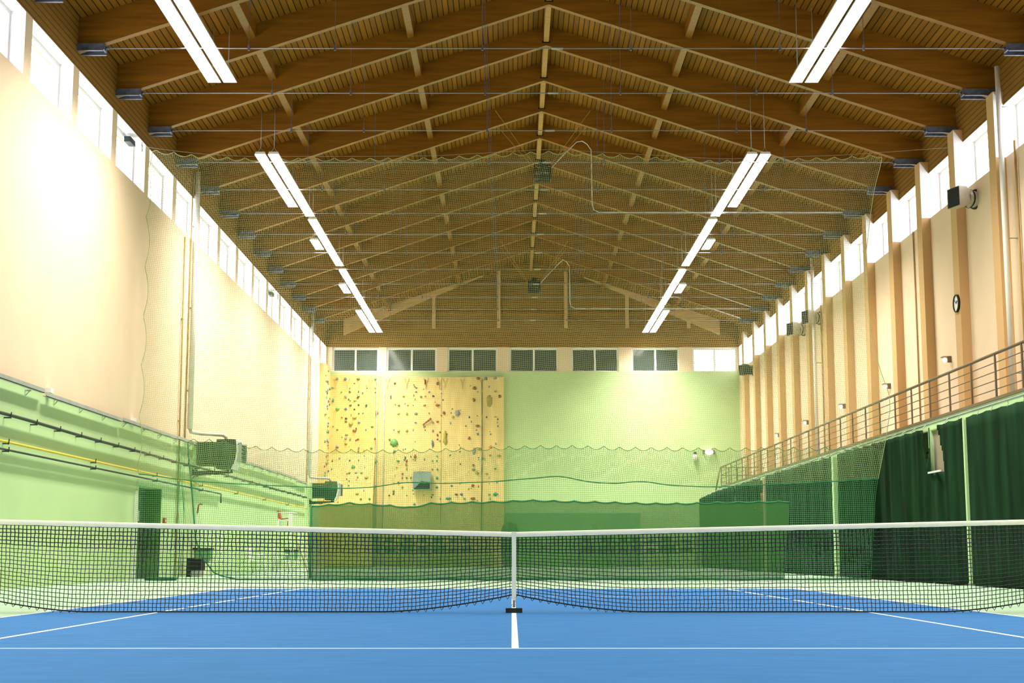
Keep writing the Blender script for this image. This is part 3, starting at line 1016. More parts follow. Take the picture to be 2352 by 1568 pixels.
# gas heaters with their flue pipes
def heater(y, label, flabel):
    r = thing('wall_heater', (XL, y, 3.2), label, 'heater', 'heaters on the green wall')
    d = 0.85
    m = MB()
    m.box(XL + 0.15, -8.96, y, y + d, 3.335, 4.035)
    part(m, 'burner_casing', DGREEN, r)
    m = MB()
    fr = [(-9.0, 3.25), (-8.97, 3.22), (-8.54, 3.22), (-8.45, 3.40), (-8.40, 3.60), (-8.385, 3.75), (-8.40, 3.95), (-8.425, 4.115), (-9.0, 4.115)]
    m.prism_y(fr, y - 0.03, y + d + 0.03)
    fc = part(m, 'front_casing', DGREEN, r)
    m = MB()
    rim = [(-8.54, 3.215), (-8.45, 3.40), (-8.40, 3.60), (-8.38, 3.75), (-8.395, 3.95), (-8.42, 4.12)]
    m.prism_y(rim + [(x + 0.05, z) for x, z in reversed(rim)], y - 0.035, y + d + 0.035)
    part(m, 'front_rim', WHITE, fc, 'pale curved front rim')
    for k in range(5):
        m = MB()
        z = 3.46 + 0.12 * k
        m.box(-8.36, -8.24, y + 0.0, y + d - 0.0, z, z + 0.02)
        part(m, 'louvre', DARK, fc)
    m = MB()
    m.box(-8.36, -8.23, y - 0.02, y + 0.0, 3.44, 4.02).box(-8.36, -8.23, y + d, y + d + 0.02, 3.44, 4.02)
    part(m, 'louvre_frame', GREY, fc)
    m = MB()
    m.box(XL, XL + 0.15, y + 0.05, y + d - 0.05, 3.30, 4.06)
    part(m, 'back_box', CANVAS, r, 'pale green back box')
    m = MB()
    m.prism_y([(XL, 3.02), (XL, 3.24), (XL + 0.1, 3.16), (-8.62, 3.17), (-8.62, 3.13), (XL + 0.1, 3.05)], y + 0.1, y + 0.16)
    m.box(-8.70, -8.64, y + 0.1, y + 0.16, 3.15, 3.225)
    m.prism_y([(XL, 3.02), (XL, 3.24), (XL + 0.1, 3.16), (-8.62, 3.17), (-8.62, 3.13), (XL + 0.1, 3.05)], y + d - 0.16, y + d - 0.1)
    m.box(-8.70, -8.64, y + d - 0.16, y + d - 0.1, 3.15, 3.225)
    part(m, 'support_arm', DARK, r)
    m = MB()
    m.tube([(-9.03, y - 0.02, 3.34), (-9.03, y - 0.03, 3.18), (-9.06, y - 0.03, 3.07), (-9.16, y - 0.03, 3.03), (-9.32, y - 0.02, 3.05), (-9.6, y + 0.05, 3.07), (XL + 0.02, y + 0.05, 2.9)], 0.014, 6)
    part(m, 'gas_hose', CABLE, r)
    # flue
    f = thing('flue_pipe', (XL + 0.12, y - 0.4, 4.1), flabel, 'pipe', 'white flue pipes')
    yy = y + 0.15 if False else y - 0.0
    yb = y - 0.95
    m = MB()
    m.tube([(XL + 0.13, yb, 12.2), (XL + 0.13, yb, 4.35)], 0.085, 12)
    rs_ = part(m, 'riser', WHITE, f)
    m = MB()
    m.tube([(XL + 0.13, yb, 4.38), (XL + 0.14, yb + 0.1, 4.27), (XL + 0.3, y - 0.3, 4.26), (-8.9, y + 0.35, 4.27), (-8.80, y + 0.4, 4.22), (-8.79, y + 0.4, 4.115)], 0.055, 10)
    part(m, 'elbow_pipe', DUCT, f)
    m = MB()
    m.tube([(XL + 0.03, yb - 0.18, 12.0), (XL + 0.03, yb - 0.18, 4.0)], 0.02, 6)
    part(m, 'thin_conduit', BROWNP, f, 'thin brown conduit beside the white pipe')
    for z in (5.5, 8.0, 10.5):
        m = MB()
        m.box(XL, XL + 0.05, yb - 0.1, yb + 0.1, z - 0.02, z + 0.02)
        part(m, 'pipe_clamp', GREY, rs_)
heater(27.45, 'dark green wall heater nearer the viewer, beside the dark door', 'white flue pipe rising from the nearer dark green heater to the roof')
heater(53.5, 'dark green wall heater beside the climbing wall', 'white flue pipe rising from the far heater beside the climbing wall')

# ------------------------------------------------------------------ things standing along the green wall
def monobloc(x, y, rz, label):
    r = thing('plastic_chair', (x, y, 0), label, 'chair', 'white plastic chairs')
    r.rotation_euler = (0, 0, rz)
    def loc(mb, n, lab=None):
        o = mb.build(n, WPLAST, r)
    m = MB()
    m.box(-0.22, 0.22, -0.22, 0.22, 0.42, 0.45)
    loc(m, 'seat')
    m = MB()
    for k in range(5):
        xa = -0.20 + 0.085 * k
        m.prism_x([(0.19, 0.45), (0.215, 0.45), (0.31, 0.86), (0.285, 0.86)], xa, xa + 0.055)
    m.prism_x([(0.28, 0.80), (0.305, 0.80), (0.325, 0.90), (0.30, 0.90)], -0.21, 0.21)
    loc(m, 'backrest')
    for sx in (-1, 1):
        m = MB()
        m.tube([(sx * 0.24, -0.2, 0.64), (sx * 0.25, 0.0, 0.66), (sx * 0.22, 0.25, 0.66)], 0.022, 6)
        m.tube([(sx * 0.24, -0.2, 0.64), (sx * 0.22, -0.22, 0.45)], 0.022, 6)
        loc(m, 'armrest')
        for sy in (-1, 1):
            m = MB()
            m.tube([(sx * 0.2, sy * 0.2, 0.43), (sx * 0.25, sy * 0.25, 0.0)], [0.03, 0.024], 6)
            loc(m, 'leg')
monobloc(-9.1, 35.6, math.radians(75), 'white plastic armchair at the green wall, nearer the dark door')
monobloc(-9.0, 40.6, math.radians(80), 'white plastic armchair at the green wall, next to the red umpire chair')

# umpire chair
r = thing('umpire_chair', (-8.6, 40.0, 0), 'tall umpire chair with red seat and white frame by the green wall', 'umpire chair')
y0, y1 = 39.7, 40.25
m = MB()
m.prism_y([(-8.95, 1.98), (-8.60, 2.02), (-8.60, 2.045), (-8.88, 2.02), (-8.95, 2.06), (-9.0, 2.26), (-9.02, 2.33), (-9.07, 2.33), (-9.06, 2.2), (-9.03, 2.03)], y0 + 0.05, y1 - 0.05)
part(m, 'seat', RED, r, 'red moulded seat')
m = MB()
m.box(-9.05, -8.58, y0, y1, 1.94, 1.97)
part(m, 'seat_frame', WHITE, r)
for yy in (y0, y1):
    m = MB()
    m.tube([(-9.04, yy, 1.95), (-9.04, yy, 2.24), (-8.5, yy, 2.25), (-8.38, yy, 2.23), (-8.36, yy, 2.15), (-8.5, yy, 1.9)], 0.016, 6)
    part(m, 'armrest', WHITE, r)
    for (xa, xb) in ((-9.0, -9.25), (-8.58, -8.45)):
        m = MB()
        m.tube([(xa, yy, 1.95), (xb, yy, 0.0)], 0.022, 6)
        part(m, 'leg', WHITE, r)
    m = MB()
    m.tube([(-8.5, yy, 1.75), (-7.85, yy, 0.0)], 0.02, 6)
    part(m, 'ladder_rail', BROWNP if yy == y0 else WHITE, r)
for k in range(5):
    m = MB()
    t = 0.15 + 0.17 * k
    m.tube([(-8.5 + 0.65 * t, y0, 1.75 - 1.75 * t), (-8.5 + 0.65 * t, y1, 1.75 - 1.75 * t)], 0.015, 6)
    part(m, 'rung', WHITE, r)
m = MB()
m.box(-8.62, -8.45, y0 - 0.05, y0 - 0.03, 1.64, 2.2)
part(m, 'side_board', WHITE, r, 'narrow upright white board')

def ball_cart(x, y, h, label):
    r = thing('ball_cart', (x, y, 0), label, 'ball cart', 'ball carts')
    m = MB()
    m.box(x - 0.28, x + 0.28, y - 0.22, y + 0.22, 0.80, 0.85).box(x - 0.28, x + 0.28, y - 0.24, y - 0.22, 0.78, 0.85)
    part(m, 'rim', BLACK, r)
    m = MB()
    m.prism_x([(y - 0.2, 0.80), (y + 0.2, 0.80), (y + 0.14, 0.42), (y - 0.14, 0.42)], x - 0.25, x + 0.25)
    part(m, 'basket', MATG, r)
    for sx in (-1, 1):
        for sy in (-1, 1):
            m = MB()
            m.tube([(x + sx * 0.24, y + sy * 0.14, 0.46), (x + sx * 0.24, y + sy * 0.2, 0.0)], 0.014, 5)
            part(m, 'leg', WHITE, r)
    m = MB()
    m.tube([(x - 0.22, y - 0.2, 0.82), (x - 0.19, y - 0.12, h - 0.28)], 0.02, 6)
    hp = part(m, 'handle_pole', WHITE, r)
    m = MB()
    m.tube([(x - 0.19, y - 0.12, h - 0.28), (x - 0.16, y - 0.1, h - 0.03), (x - 0.11, y - 0.1, h), (x - 0.05, y - 0.1, h - 0.02)], 0.026, 6)
    part(m, 'grip', RED, hp, 'bent red grip')
ball_cart(-9.40, 27.9, 2.17, 'ball cart with black rim and long red-gripped white pole, nearer the dark door')
ball_cart(-9.25, 45.0, 2.12, 'ball cart with black rim and red-gripped white pole, behind the umpire chair')
r = thing('side_seat', (-9.35, 26.6, 0), 'black block seat on a thin dark leg panel by the green wall', 'seat')
m = MB()
m.box(-9.45, -9.12, 26.3, 26.9, 0.20, 0.52)
part(m, 'cushion', BLACK, r)
m = MB()
m.box(-9.55, -9.45, 26.3, 26.9, 0.0, 0.54)
part(m, 'side_panel', DGREEN, r)
m = MB()
m.box(-9.44, -9.15, 26.35, 26.85, 0.0, 0.2)
part(m, 'base', GREY, r)

# ------------------------------------------------------------------ balcony wall fittings
def nozzle(y, z, label, mt, sx=1.0, dy=-0.35):
    r = thing('air_nozzle', (XR, y, z), label, 'air nozzle', 'air nozzles over the balcony')
    ax = Vector((-1, dy, 0)).normalized()
    o = Vector((XR, y, z))
    m = MB()
    m.lathe([(0.26, 0.0), (0.26, 0.04), (0.21, 0.04)], o, ax, 20)
    part(m, 'wall_ring', BLACK, r)
    m = MB()
    m.lathe([(0.21, 0.02), (0.21, 0.22), (0.19, 0.24), (0.21, 0.30)], o, ax, 20)
    part(m, 'duct', mt, r)
    m = MB()
    m.lathe([(0.235, 0.17), (0.245, 0.19), (0.235, 0.21)], o, ax, 20)
    part(m, 'clamp_band', BLACK, r)
    # square cowl
    u = ax.cross(Vector((0, 0, 1))).normalized()
    k = Vector((0, 0, 1))
    def ring(h, s):
        return [o + ax * h + u * (a * s) + k * (b * s) for a, b in ((-1, -1), (1, -1), (1, 1), (-1, 1))]
    m = MB()
    rs = [ring(0.26, 0.17), ring(0.46, 0.25), ring(0.62, 0.25), ring(0.68, 0.25)]
    vs = [p for q in rs for p in q]
    m.add(vs, [(i * 4 + j, i * 4 + (j + 1) % 4, (i + 1) * 4 + (j + 1) % 4, (i + 1) * 4 + j) for i in range(3) for j in range(4)])
    cw = part(m, 'cowl', mt, r)
    m = MB()
    a = ring(0.665, 0.235)
    m.add(a, [(0, 1, 2, 3)])
    for t in range(-3, 4):
        c = o + ax * 0.675 + k * (0.065 * t)
        m.tube([c - u * 0.235, c + u * 0.235], 0.008, 4)
    part(m, 'grille', DARK, cw)
nozzle(19.6, 9.66, 'metal air nozzle with dark square mouth, nearest the viewer on the pilastered wall', DUCT)
nozzle(38.75, 9.66, 'metal air nozzle high on the pilastered wall, nearer of the middle pair', DUCT)
nozzle(41.85, 9.68, 'metal air nozzle high on the pilastered wall, farther of the middle pair', DUCT)
nozzle(54.5, 9.60, 'dark air nozzle high in the far corner over the balcony', DGREEN)

r = thing('wall_clock', (11.62, 20.68, 7.14), 'round white wall clock on a pilaster above the balcony', 'clock')
m = MB()
m.lathe([(0.0, 0.0), (0.235, 0.0), (0.235, 0.06), (0.205, 0.06), (0.205, 0.03)], (11.62, 20.68, 7.14), (-1, 0, 0), 28)
part(m, 'case', DARK, r)
m = MB()
m.lathe([(0.0, 0.032), (0.205, 0.032)], (11.62, 20.68, 7.14), (-1, 0, 0), 28)
dl = part(m, 'dial', WHITE, r)
m = MB()
for a, l, wd in ((-1.0, 0.11, 0.012), (0.9, 0.16, 0.009)):
    m.tube([(11.58, 20.68, 7.14), (11.58, 20.68 + l * math.sin(a), 7.14 + l * math.cos(a))], wd, 4)
part(m, 'hands', BLACK, dl)

def sconce(x, y, z, facing, label):
    r = thing('wall_lamp', (x, y, z), label, 'wall lamp', 'small wall lamps')
    if facing == 'x':
        m = MB(); m.box(x - 0.11, x, y - 0.16, y - 0.13, z - 0.09, z + 0.07).box(x - 0.02, x, y - 0.13, y + 0.13, z - 0.05, z + 0.05).box(x - 0.22, x, y - 0.16, y + 0.13, z + 0.07, z + 0.085)
        part(m, 'bracket', RAILM, r)
        m = MB(); m.blob((x - 0.15, y - 0.05, z - 0.01), 0.055, 0.08, 0.06, 1, 0.0, 12, 8)
        part(m, 'glowing_shade', SCONCE, r)
    else:
        m = MB(); m.box(x - 0.3, x - 0.24, y - 0.2, y, z - 0.12, z + 0.1).box(x + 0.24, x + 0.3, y - 0.2, y, z - 0.12, z + 0.1).box(x - 0.24, x + 0.24, y - 0.05, y, z - 0.05, z + 0.1)
        part(m, 'bracket', RAILM, r)
        m = MB(); m.blob((x, y - 0.16, z), 0.22, 0.1, 0.14, 1, 0.0, 12, 8)
        part(m, 'glowing_shade', SCONCE, r)
for k, y in enumerate((22.4, 28.8, 35.1, 41.6, 48.0)):
    sconce(XR, y, 5.88, 'x', 'small lit wall lamp above the balcony, ' + ORD[k] + ' from the viewer')
sconce(10.2, YF, 5.9, 'y', 'lit wall lamp on the green far wall near the balcony end')
r = thing('dome_camera', (9.48, YF, 5.6), 'small white camera with dark dome on the green far wall', 'camera')
m = MB(); m.lathe([(0.0, 0), (0.13, 0), (0.13, 0.28), (0.09, 0.34)], (9.48, YF - 0.14, 5.45), (0, 0, 1), 14)
m.box(9.42, 9.54, YF - 0.14, YF, 5.6, 5.7)
part(m, 'housing', WHITE, r)
m = MB(); m.blob((9.48, YF - 0.16, 5.82), 0.10, 0.10, 0.09, 2, 0, 10, 6)
part(m, 'dome', DARK, r)

def rpipe(y, x, rad, label, z0, z1, thin, mt=WHITE):
    r = thing('wall_pipe', (x, y, z0), label, 'pipe')
    m = MB(); m.tube([(x, y, z1), (x, y, z0)], rad, 10)
    part(m, 'pipe', mt, r)
    if thin:
        m = MB(); m.tube([(XR - 0.06, y - 0.28, z1 - 1.9), (XR - 0.06, y - 0.28, z0)], 0.03, 6)
        part(m, 'thin_conduit', BROWNP, r, 'thin brown conduit beside the pipe')
    for z in (z0 + 1, (z0 + z1) / 2, z1 - 1):
        m = MB(); m.tube([(x, y, z), (XR, y, z)], 0.015, 5)
        part(m, 'pipe_clamp', GREY, r)
rpipe(16.68, 11.58, 0.065, 'white pipe climbing the pilastered wall nearest the viewer', 3.82, 12.2, True)
rpipe(38.62, 11.58, 0.065, 'white pipe climbing the pilastered wall beside the middle air nozzles', 3.82, 12.0, True)
rpipe(25.37, XR - 0.03, 0.022, 'thin brown pipe from window to balcony between two pilasters', 3.82, 10.1, False, BROWNP)

# ------------------------------------------------------------------ ceiling fans with their cables
def cage_fan(x, y, z, label, yrod):
    r = thing('ceiling_fan', (x, y, z), label, 'ceiling fan', 'caged fans under the ridge')
    a, b, h = 0.27, 0.27, 0.26
    m = MB()
    for zz in (z - h, z - 0.05, z + 0.16):
        s = a if zz < z + 0.1 else a * 0.95
        m.tube([(x - s, y - s, zz), (x + s, y - s, zz), (x + s, y + s, zz), (x - s, y + s, zz)], 0.032, 6, closed=True)
    for sx in (-1, 1):
        for sy in (-1, 1):
            m.tube([(x + sx * a, y + sy * a, z - h), (x + sx * a, y + sy * a, z + 0.16)], 0.02, 6)
            m.tube([(x + sx * a, y + sy * a, z + 0.16), (x + sx * 0.08, y + sy * 0.08, z + 0.24)], 0.02, 6)
    part(m, 'frame', DARK, r)
    m = MB()
    for t in range(-4, 5):
        d = a * t / 4.5
        m.tube([(x + d, y - a, z - h), (x + d, y - a, z + 0.16)], 0.010, 4)
        m.tube([(x - a, y + d, z - h - 0.01), (x + a, y + d, z - h - 0.01)], 0.006, 4)
        m.tube([(x - a, y - a, z - 0.05 + d * 0.75), (x + a, y - a, z - 0.05 + d * 0.75)], 0.010, 4)
    part(m, 'cage', DARK, r)
    m = MB()
    m.lathe([(0.0, 0.24), (0.11, 0.22), (0.12, 0.0), (0.06, -0.03)], (x, y, z + 0.18), (0, 0, 1), 16)
    mo = part(m, 'motor', DARK, r)
    m = MB()
    for k in range(4):
        t = k * math.pi / 2 + 0.4
        c, s = math.cos(t), math.sin(t)
        m.add([(x + c * 0.04 - s * 0.03, y + s * 0.04 + c * 0.03, z - 0.02), (x + c * 0.22 - s * 0.05, y + s * 0.22 + c * 0.05, z - 0.06), (x + c * 0.22 + s * 0.05, y + s * 0.22 - c * 0.05, z + 0.0), (x + c * 0.04 + s * 0.03, y + s * 0.04 - c * 0.03, z + 0.02),
               (x + c * 0.04 - s * 0.03, y + s * 0.04 + c * 0.03, z - 0.03), (x + c * 0.22 - s * 0.05, y + s * 0.22 + c * 0.05, z - 0.07), (x + c * 0.22 + s * 0.05, y + s * 0.22 - c * 0.05, z - 0.01), (x + c * 0.04 + s * 0.03, y + s * 0.04 - c * 0.03, z + 0.01)],
              [(0, 1, 2, 3), (7, 6, 5, 4), (0, 4, 5, 1), (1, 5, 6, 2), (2, 6, 7, 3), (3, 7, 4, 0)])
    part(m, 'blades', GREY, mo)
    for sx in (-1, 1):
        for dy in (-2.9, 2.4):
            m = MB()
            xe = x + sx * 1.55
            m.tube([(x + sx * a, y + (0.2 if dy > 0 else -0.2), z + 0.16), (xe, y + dy * 0.3, zraft(xe) + 0.06)], 0.008, 4)
            part(m, 'hanging_wire', BROWNP, r)
    c = thing('power_cable', (x + 1.6, yrod, 11.9), 'pale cable looping from the ' + label.split(',')[0].replace('dark caged fan', 'caged fan') + ' down to a tie rod', 'cable', 'fan cables')
    m = MB()
    pts = [(x + 0.27, y, z + 0.10), (x + 0.7, y + 0.2, z + 0.62), (x + 1.15, y + 0.5, z + 1.15), (x + 1.35, yrod - 0.1, z + 1.23), (x + 1.52, yrod, z + 1.15), (x + 1.65, yrod, z + 0.95), (x + 1.66, yrod, z + 0.6), (x + 1.67, yrod, 12.25), (x + 1.72, yrod, 12.02), (x + 1.9, yrod, 11.93), (x + 2.3, yrod, 11.93), (11.0, yrod, 11.93)]
    m.tube(pts, 0.014, 6)
    part(m, 'cable', WHITE, c)
cage_fan(0.98, 29.9, 13.12, 'dark caged fan, nearer one hanging under the ridge', T(5) - 0.03)
cage_fan(1.0, 50.0, 12.98, 'dark caged fan, farther one hanging before the gable', T(11) - 0.03)

# ------------------------------------------------------------------ climbing wall
r = thing('climbing_wall', (-5, YF, 0), 'plywood climbing wall with coloured holds in the far corner', 'climbing wall')
PY = YF - 0.28
m = MB()
m.box(XL + 0.02, -7.12, PY - 0.02, YF, 5.8, 9.92)
m.add([(XL + 0.02, PY - 0.02, 5.8), (-7.12, PY - 0.02, 5.8), (-7.12, PY - 1.1, 3.1), (XL + 0.02, PY - 1.1, 3.1), (XL + 0.02, YF, 5.8), (-7.12, YF, 5.8), (-7.12, YF, 3.1), (XL + 0.02, YF, 3.1)],
      [(0, 3, 2, 1), (1, 2, 6, 5), (0, 4, 7, 3), (2, 3, 7, 6), (0, 1, 5, 4)])
m.box(XL + 0.02, -7.12, PY - 1.08, YF, 0.05, 3.1)
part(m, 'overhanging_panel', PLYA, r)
m = MB()
m.box(-7.12, -6.72, PY + 0.12, YF, 0, 9.85)
part(m, 'recess_panel', PLY, r)
for xa, xb in ((-6.72, -3.70), (-3.68, -1.60), (-1.58, -0.45)):
    m = MB()
    m.box(xa, xb, PY - 0.03, YF, 0, 9.80)
    part(m, 'panel', PLY, r)
m = MB()
m.box(XL, XL + 0.25, 56.6, YF - 0.3, 0, 10.25)
part(m, 'side_panel', PLY, r)
for x in (-7.05, -6.68, -1.59):
    m = MB()
    m.tube([(x, PY - 0.07, 9.7), (x + 0.02, PY - 0.08, 5), (x - 0.03, PY - 0.7 if x < -7.1 else PY - 0.08, 0.1)], 0.022, 5)
    part(m, 'rope', CABLE if x > -2 else GREY, r)
for x in (-9.2, -8.6, -8.0, -7.4, -6.5, -5.5, -4.5, -3.8, -3.5, -2.6, -1.6):
    m = MB()
    m.tube([(x - 0.12, PY - 0.04, 9.72), (x, PY - 0.06, 9.4), (x + 0.12, PY - 0.04, 9.72)], 0.012, 4)
    m.tube([(x, PY - 0.06, 9.4), (x - 0.02, PY - 0.05, 9.15)], 0.012, 4)
    part(m, 'belay_strap', BROWNP, r)
HOLDS = '''-9.16,9.70,0.15,0.12,t;-8.72,9.69,0.16,0.14,b;-8.04,9.69,0.16,0.13,k;-7.15,9.69,0.14,0.14,t;-8.24,9.47,0.08,0.08,r;-9.37,9.23,0.15,0.09,g;-8.47,9.22,0.09,0.10,v;-7.15,9.22,0.10,0.08,o;-7.58,9.22,0.08,0.08,k;-8.91,9.01,0.10,0.08,g;-8.47,9.01,0.12,0.10,k;-7.80,9.01,0.10,0.19,v;-8.02,9.02,0.07,0.11,k;-7.14,9.00,0.10,0.07,g;-8.68,8.76,0.12,0.20,v;-8.01,8.78,0.15,0.08,k;-9.34,8.57,0.09,0.20,t;-8.20,8.55,0.15,0.08,g;-8.45,8.56,0.07,0.07,b;-8.43,8.31,0.14,0.10,k;-8.00,8.34,0.12,0.10,k;-7.60,8.32,0.14,0.09,k;-9.11,8.12,0.22,0.14,g;-8.67,8.12,0.14,0.13,b;-8.22,8.11,0.11,0.08,k;-7.12,7.91,0.24,0.25,r;-7.99,7.88,0.09,0.09,k;-7.78,7.90,0.10,0.09,t;-8.21,7.67,0.22,0.13,y;-8.64,7.63,0.14,0.11,k;-8.87,7.68,0.10,0.05,k;-8.64,7.46,0.13,0.09,k;-7.97,7.44,0.15,0.15,v;-8.40,7.36,0.22,0.23,y;-8.42,7.22,0.15,0.05,v;-7.29,7.21,0.15,0.10,g;-9.31,7.22,0.08,0.10,v;-9.09,7.04,0.11,0.09,k;-8.20,6.99,0.21,0.15,r;-8.60,6.78,0.15,0.07,t;-8.64,6.59,0.13,0.11,v;-8.42,6.55,0.09,0.16,v;-8.01,6.55,0.15,0.09,r;-7.13,6.57,0.11,0.12,r;-9.52,6.59,0.08,0.08,g;-8.63,6.32,0.14,0.16,y;-9.09,6.14,0.16,0.12,b;-7.31,6.09,0.15,0.10,g;-7.97,6.09,0.09,0.14,v;-8.41,5.44,0.09,0.10,k;-7.95,5.45,0.09,0.10,k;-9.30,5.43,0.08,0.10,k;-7.10,5.44,0.20,0.22,g;-8.20,5.09,0.20,0.22,g;-9.31,4.98,0.08,0.12,g;-8.39,4.79,0.14,0.11,g;-7.75,4.79,0.15,0.08,g;-7.94,4.56,0.10,0.10,g;-7.49,4.54,0.22,0.16,y;-7.08,4.12,0.15,0.11,b;-8.38,4.13,0.11,0.09,g;-7.91,3.70,0.18,0.11,y;-7.71,3.44,0.13,0.09,g;-7.27,3.43,0.12,0.12,g;-6.13,9.46,0.11,0.11,k;-5.02,9.23,0.13,0.09,v;-5.02,9.02,0.11,0.08,b;-4.34,9.01,0.12,0.10,v;-4.56,9.54,0.08,0.27,r;-3.90,9.46,0.15,0.15,r;-6.34,8.76,0.08,0.20,b;-5.67,8.78,0.13,0.09,y;-4.55,8.78,0.10,0.08,o;-4.13,8.79,0.12,0.10,k;-4.77,8.76,0.13,0.10,v;-5.92,8.32,0.14,0.09,y;-5.45,8.32,0.12,0.08,y;-4.57,8.32,0.16,0.10,y;-3.90,8.32,0.23,0.13,r;-3.62,8.60,0.08,0.08,k;-5.92,7.88,0.13,0.09,y;-5.49,7.88,0.11,0.12,y;-5.03,7.88,0.19,0.13,v;-4.34,7.90,0.10,0.08,g;-3.56,7.91,0.16,0.18,r;-2.87,7.91,0.27,0.30,v;-3.09,7.70,0.13,0.14,y;-2.01,8.58,0.15,0.19,r;-1.97,9.21,0.21,0.16,r;-1.78,9.72,0.20,0.13,r;-1.38,9.70,0.18,0.16,b;-0.90,9.73,0.19,0.14,v;-0.66,8.78,0.19,0.15,r;-1.21,8.54,0.31,0.55,y;-0.88,9.04,0.13,0.10,y;-1.80,9.02,0.09,0.07,b;-5.03,7.41,0.15,0.07,b;-3.89,7.46,0.15,0.09,r;-4.13,7.43,0.10,0.08,v;-5.47,6.99,0.14,0.14,y;-5.91,6.97,0.16,0.10,y;-4.58,7.22,0.14,0.13,v;-4.14,6.99,0.12,0.12,v;-3.89,6.77,0.10,0.12,r;-3.89,6.55,0.11,0.09,r;-6.14,6.36,0.43,0.36,g;-6.37,6.54,0.13,0.16,g;-4.14,6.32,0.12,0.36,b;-3.49,6.62,0.24,0.71,y;-1.80,7.24,0.24,0.13,r;-2.24,6.60,0.14,0.16,r;-1.80,6.82,0.13,0.11,b;-1.13,6.81,0.08,0.09,b;-1.35,7.69,0.11,0.11,b;-0.89,7.70,0.15,0.08,y;-2.25,7.70,0.08,0.11,k;-2.43,7.24,0.10,0.08,v;-1.14,6.14,0.19,0.15,o;-1.71,6.04,0.27,0.13,y;-1.99,5.93,0.16,0.33,v;-6.11,5.92,0.14,0.13,t;-5.04,5.65,0.20,0.19,r;-5.26,5.65,0.09,0.09,r;-5.92,5.42,0.16,0.12,g;-5.48,5.42,0.15,0.13,r;-5.49,5.23,0.14,0.14,r;-5.47,5.01,0.10,0.12,y;-3.90,5.66,0.11,0.10,g;-3.92,5.43,0.11,0.08,t;-4.14,5.42,0.10,0.08,t;-4.14,4.99,0.12,0.07,k;-3.88,4.99,0.10,0.09,k;-5.99,5.09,0.12,0.08,y;-2.02,5.21,0.13,0.15,r;-2.01,4.98,0.21,0.14,v;-1.82,4.80,0.19,0.19,y;-2.69,5.27,0.09,0.11,r;-0.67,5.69,0.20,0.14,y;-1.16,5.71,0.15,0.10,y;-1.49,5.54,0.21,0.07,g;-1.33,4.76,0.18,0.09,y;-0.89,5.03,0.15,0.08,g;-3.89,4.56,0.14,0.14,t;-5.25,4.56,0.11,0.11,g;-5.47,4.56,0.11,0.11,g;-5.69,4.76,0.11,0.11,r;-5.69,4.54,0.08,0.10,r;-2.05,4.15,0.15,0.15,r;-3.14,4.15,0.11,0.10,b;-3.90,4.08,0.14,0.10,t;-6.13,3.87,0.12,0.12,g;-6.36,3.66,0.09,0.09,k;-5.46,3.66,0.09,0.05,r;-4.12,3.68,0.12,0.07,k;-2.90,3.71,0.20,0.09,r;-2.63,3.71,0.15,0.13,b;-2.05,3.49,0.28,0.14,r;-0.87,3.71,0.28,0.19,t;-1.19,3.69,0.15,0.08,g;-3.32,3.50,0.28,0.12,t;-2.47,3.48,0.15,0.08,t;-5.05,3.21,0.14,0.10,t;-5.68,4.09,0.11,0.13,y;-5.90,4.30,0.12,0.12,k'''
hl = []
for t in HOLDS.split(';'):
    a = t.split(',')
    hl.append((float(a[0]), float(a[1]), float(a[2]), float(a[3]), a[4]))
hl.sort(key=lambda h: -h[2] * h[3])
rest = MB()
def face(x, z):
    if x < -7.12:
        return PY - 0.02 if z > 5.8 else PY - 0.02 - 1.08 * (5.8 - z) / 2.7
    if x < -6.72:
        return PY + 0.12
    return PY - 0.03
for k, (x, z, ww, hh, c) in enumerate(hl):
    y = face(x, z)
    dp = min(0.10, 0.35 * (ww + hh) / 2 + 0.03)
    ang = 0.0
    if k < 100:
        m = MB()
        m.blob((x, y, z), ww / 2, dp, hh / 2, k, 0.28, 9, 6, ang)
        part(m, 'climbing_hold', HM[c], r, HOLDN[c] + ' hold')
    else:
        rest.blob((x, y, z), ww / 2, dp, hh / 2, k, 0.28, 7, 5, ang, 'gbroykvt'.index(c))
# rows of very small holds and bolts on panel and side return
rs = random.Random(11)
for k in range(110):
    x = rs.choice((-8.9, -8.45, -8.05, -7.6, -6.1, -5.6, -5.1, -4.6, -4.1, -3.7, -3.2, -2.7, -2.2, -1.8, -1.2, -0.8)) + rs.uniform(-.08, .08)
    z = rs.uniform(3.0, 9.4)
    rest.blob((x, face(x, z), z), rs.uniform(.02, .05), .04, rs.uniform(.03, .07), k, .3, 6, 4, 0, rs.randrange(8))
for k in range(46):
    yy = rs.uniform(56.8, 58.7)
    z = rs.uniform(3.2, 10.0)
    rest.blob((XL + 0.25, yy, z), .07, rs.uniform(.06, .12), rs.uniform(.05, .10), k, .3, 6, 4, 0, rs.choice((0, 1, 1, 2, 3, 4, 5)))
o = part(rest, 'small_holds', [HM[q] for q in 'gbroykvt'], r)
o['kind'] = 'stuff'
m = MB()
m.tube([(-4.66, PY - 0.1, 7.28), (-4.22, PY - 0.14, 7.62)], [0.03, 0.06], 7)
part(m, 'climbing_hold', HM['r'], r, 'long slanting red-brown stick hold')

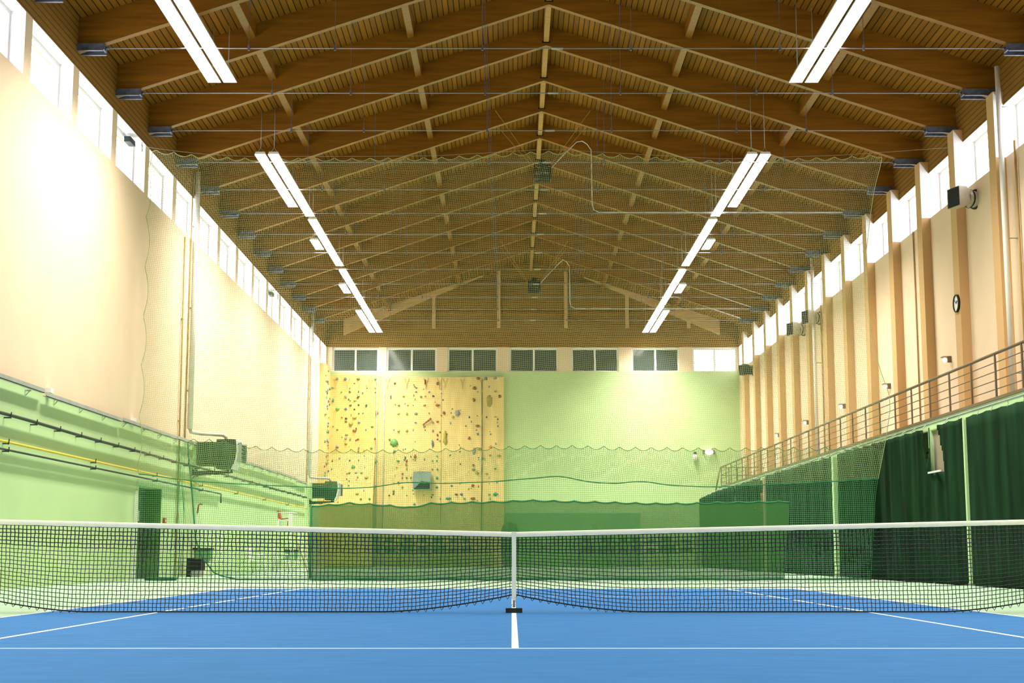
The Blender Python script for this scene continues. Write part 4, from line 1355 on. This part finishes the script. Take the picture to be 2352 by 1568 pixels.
r = thing('air_unit', (-4.65, PY - 0.4, 3.9), 'blue-grey box unit hanging in front of the climbing wall', 'air unit')
m = MB()
m.prism_y([(-5.10, 3.95), (-5.10, 4.85), (-4.20, 4.85), (-4.20, 3.92), (-4.95, 3.92)], PY - 0.5, PY - 0.12)
part(m, 'casing', PANEL, r)
m = MB()
m.prism_y([(-5.05, 3.97), (-4.24, 3.97), (-4.24, 4.30), (-4.66, 4.36)], PY - 0.52, PY - 0.5)
part(m, 'lower_panel', DARK, r)
m = MB()
m.box(-4.9, -4.85, PY - 0.14, PY - 0.02, 4.0, 4.8).box(-4.45, -4.4, PY - 0.14, PY - 0.02, 4.0, 4.8)
part(m, 'mounting_rail', GREY, r)

# ------------------------------------------------------------------ things behind the screen cloth by the far wall
m = MB()
m.box(-0.3, 6.6, YF - 0.08, YF, 0.0, 2.75)
tag(m.build('wall_pad', MATG, off=(3.1, YF, 0)), 'wide dark green padding low on the far wall behind the screen', 'wall padding')
def rack(x0, x1, y, label):
    r = thing('bench_rack', ((x0 + x1) / 2, y, 0), label, 'rack', 'racks behind the screen')
    for z in (0.72, 1.2):
        m = MB(); m.box(x0, x1, y - 0.3, y + 0.3, z, z + 0.05)
        part(m, 'shelf', DARK, r)
    n = 4
    for k in range(n + 1):
        xq = x0 + (x1 - x0) * k / n
        for yy in (y - 0.27, y + 0.27):
            m = MB(); m.tube([(xq, yy, 0.0), (xq, yy, 1.52)], 0.025, 6)
            part(m, 'rack_post', DARK, r)
    rr = random.Random(int(x0 * 10))
    x = x0 + 0.1
    while x < x1 - 0.5:
        wv = rr.uniform(0.35, 0.8)
        m = MB(); m.box(x, min(x + wv, x1), y - 0.25, y + 0.25, 0.77, 0.77 + rr.uniform(0.2, 0.38))
        part(m, 'stored_box', DARK, r)
        m = MB(); m.box(x + 0.05, min(x + wv * 0.8, x1), y - 0.25, y + 0.25, 1.25, 1.25 + rr.uniform(0.1, 0.3))
        part(m, 'stored_box', DARK, r)
        x += wv + rr.uniform(0.1, 0.4)
rack(-7.2, -1.3, 58.2, 'long dark storage rack behind the screen, under the climbing wall')
rack(3.4, 9.4, 58.2, 'long dark storage rack behind the screen, under the plain green wall')
for x, top, lab in ((-0.12, 2.25, 'round-topped dark post shape behind the screen, near the net strap'), (10.3, 2.1, 'round-topped dark shape behind the screen, under the balcony end')):
    r = thing('padded_stand', (x, 57.3, 0), lab, 'padded stand', 'padded stands')
    m = MB()
    m.lathe([(0.0, top), (0.2, top - 0.04), (0.36, top - 0.15), (0.45, top - 0.38), (0.46, 1.0), (0.40, 0.4), (0.36, 0.06)], (x, 57.3, 0), (0, 0, 1), 24)
    part(m, 'pad', DGREEN, r)
    m = MB()
    m.lathe([(0.0, 0.06), (0.42, 0.06), (0.44, 0.0)], (x, 57.3, 0), (0, 0, 1), 24)
    part(m, 'base', DARK, r)
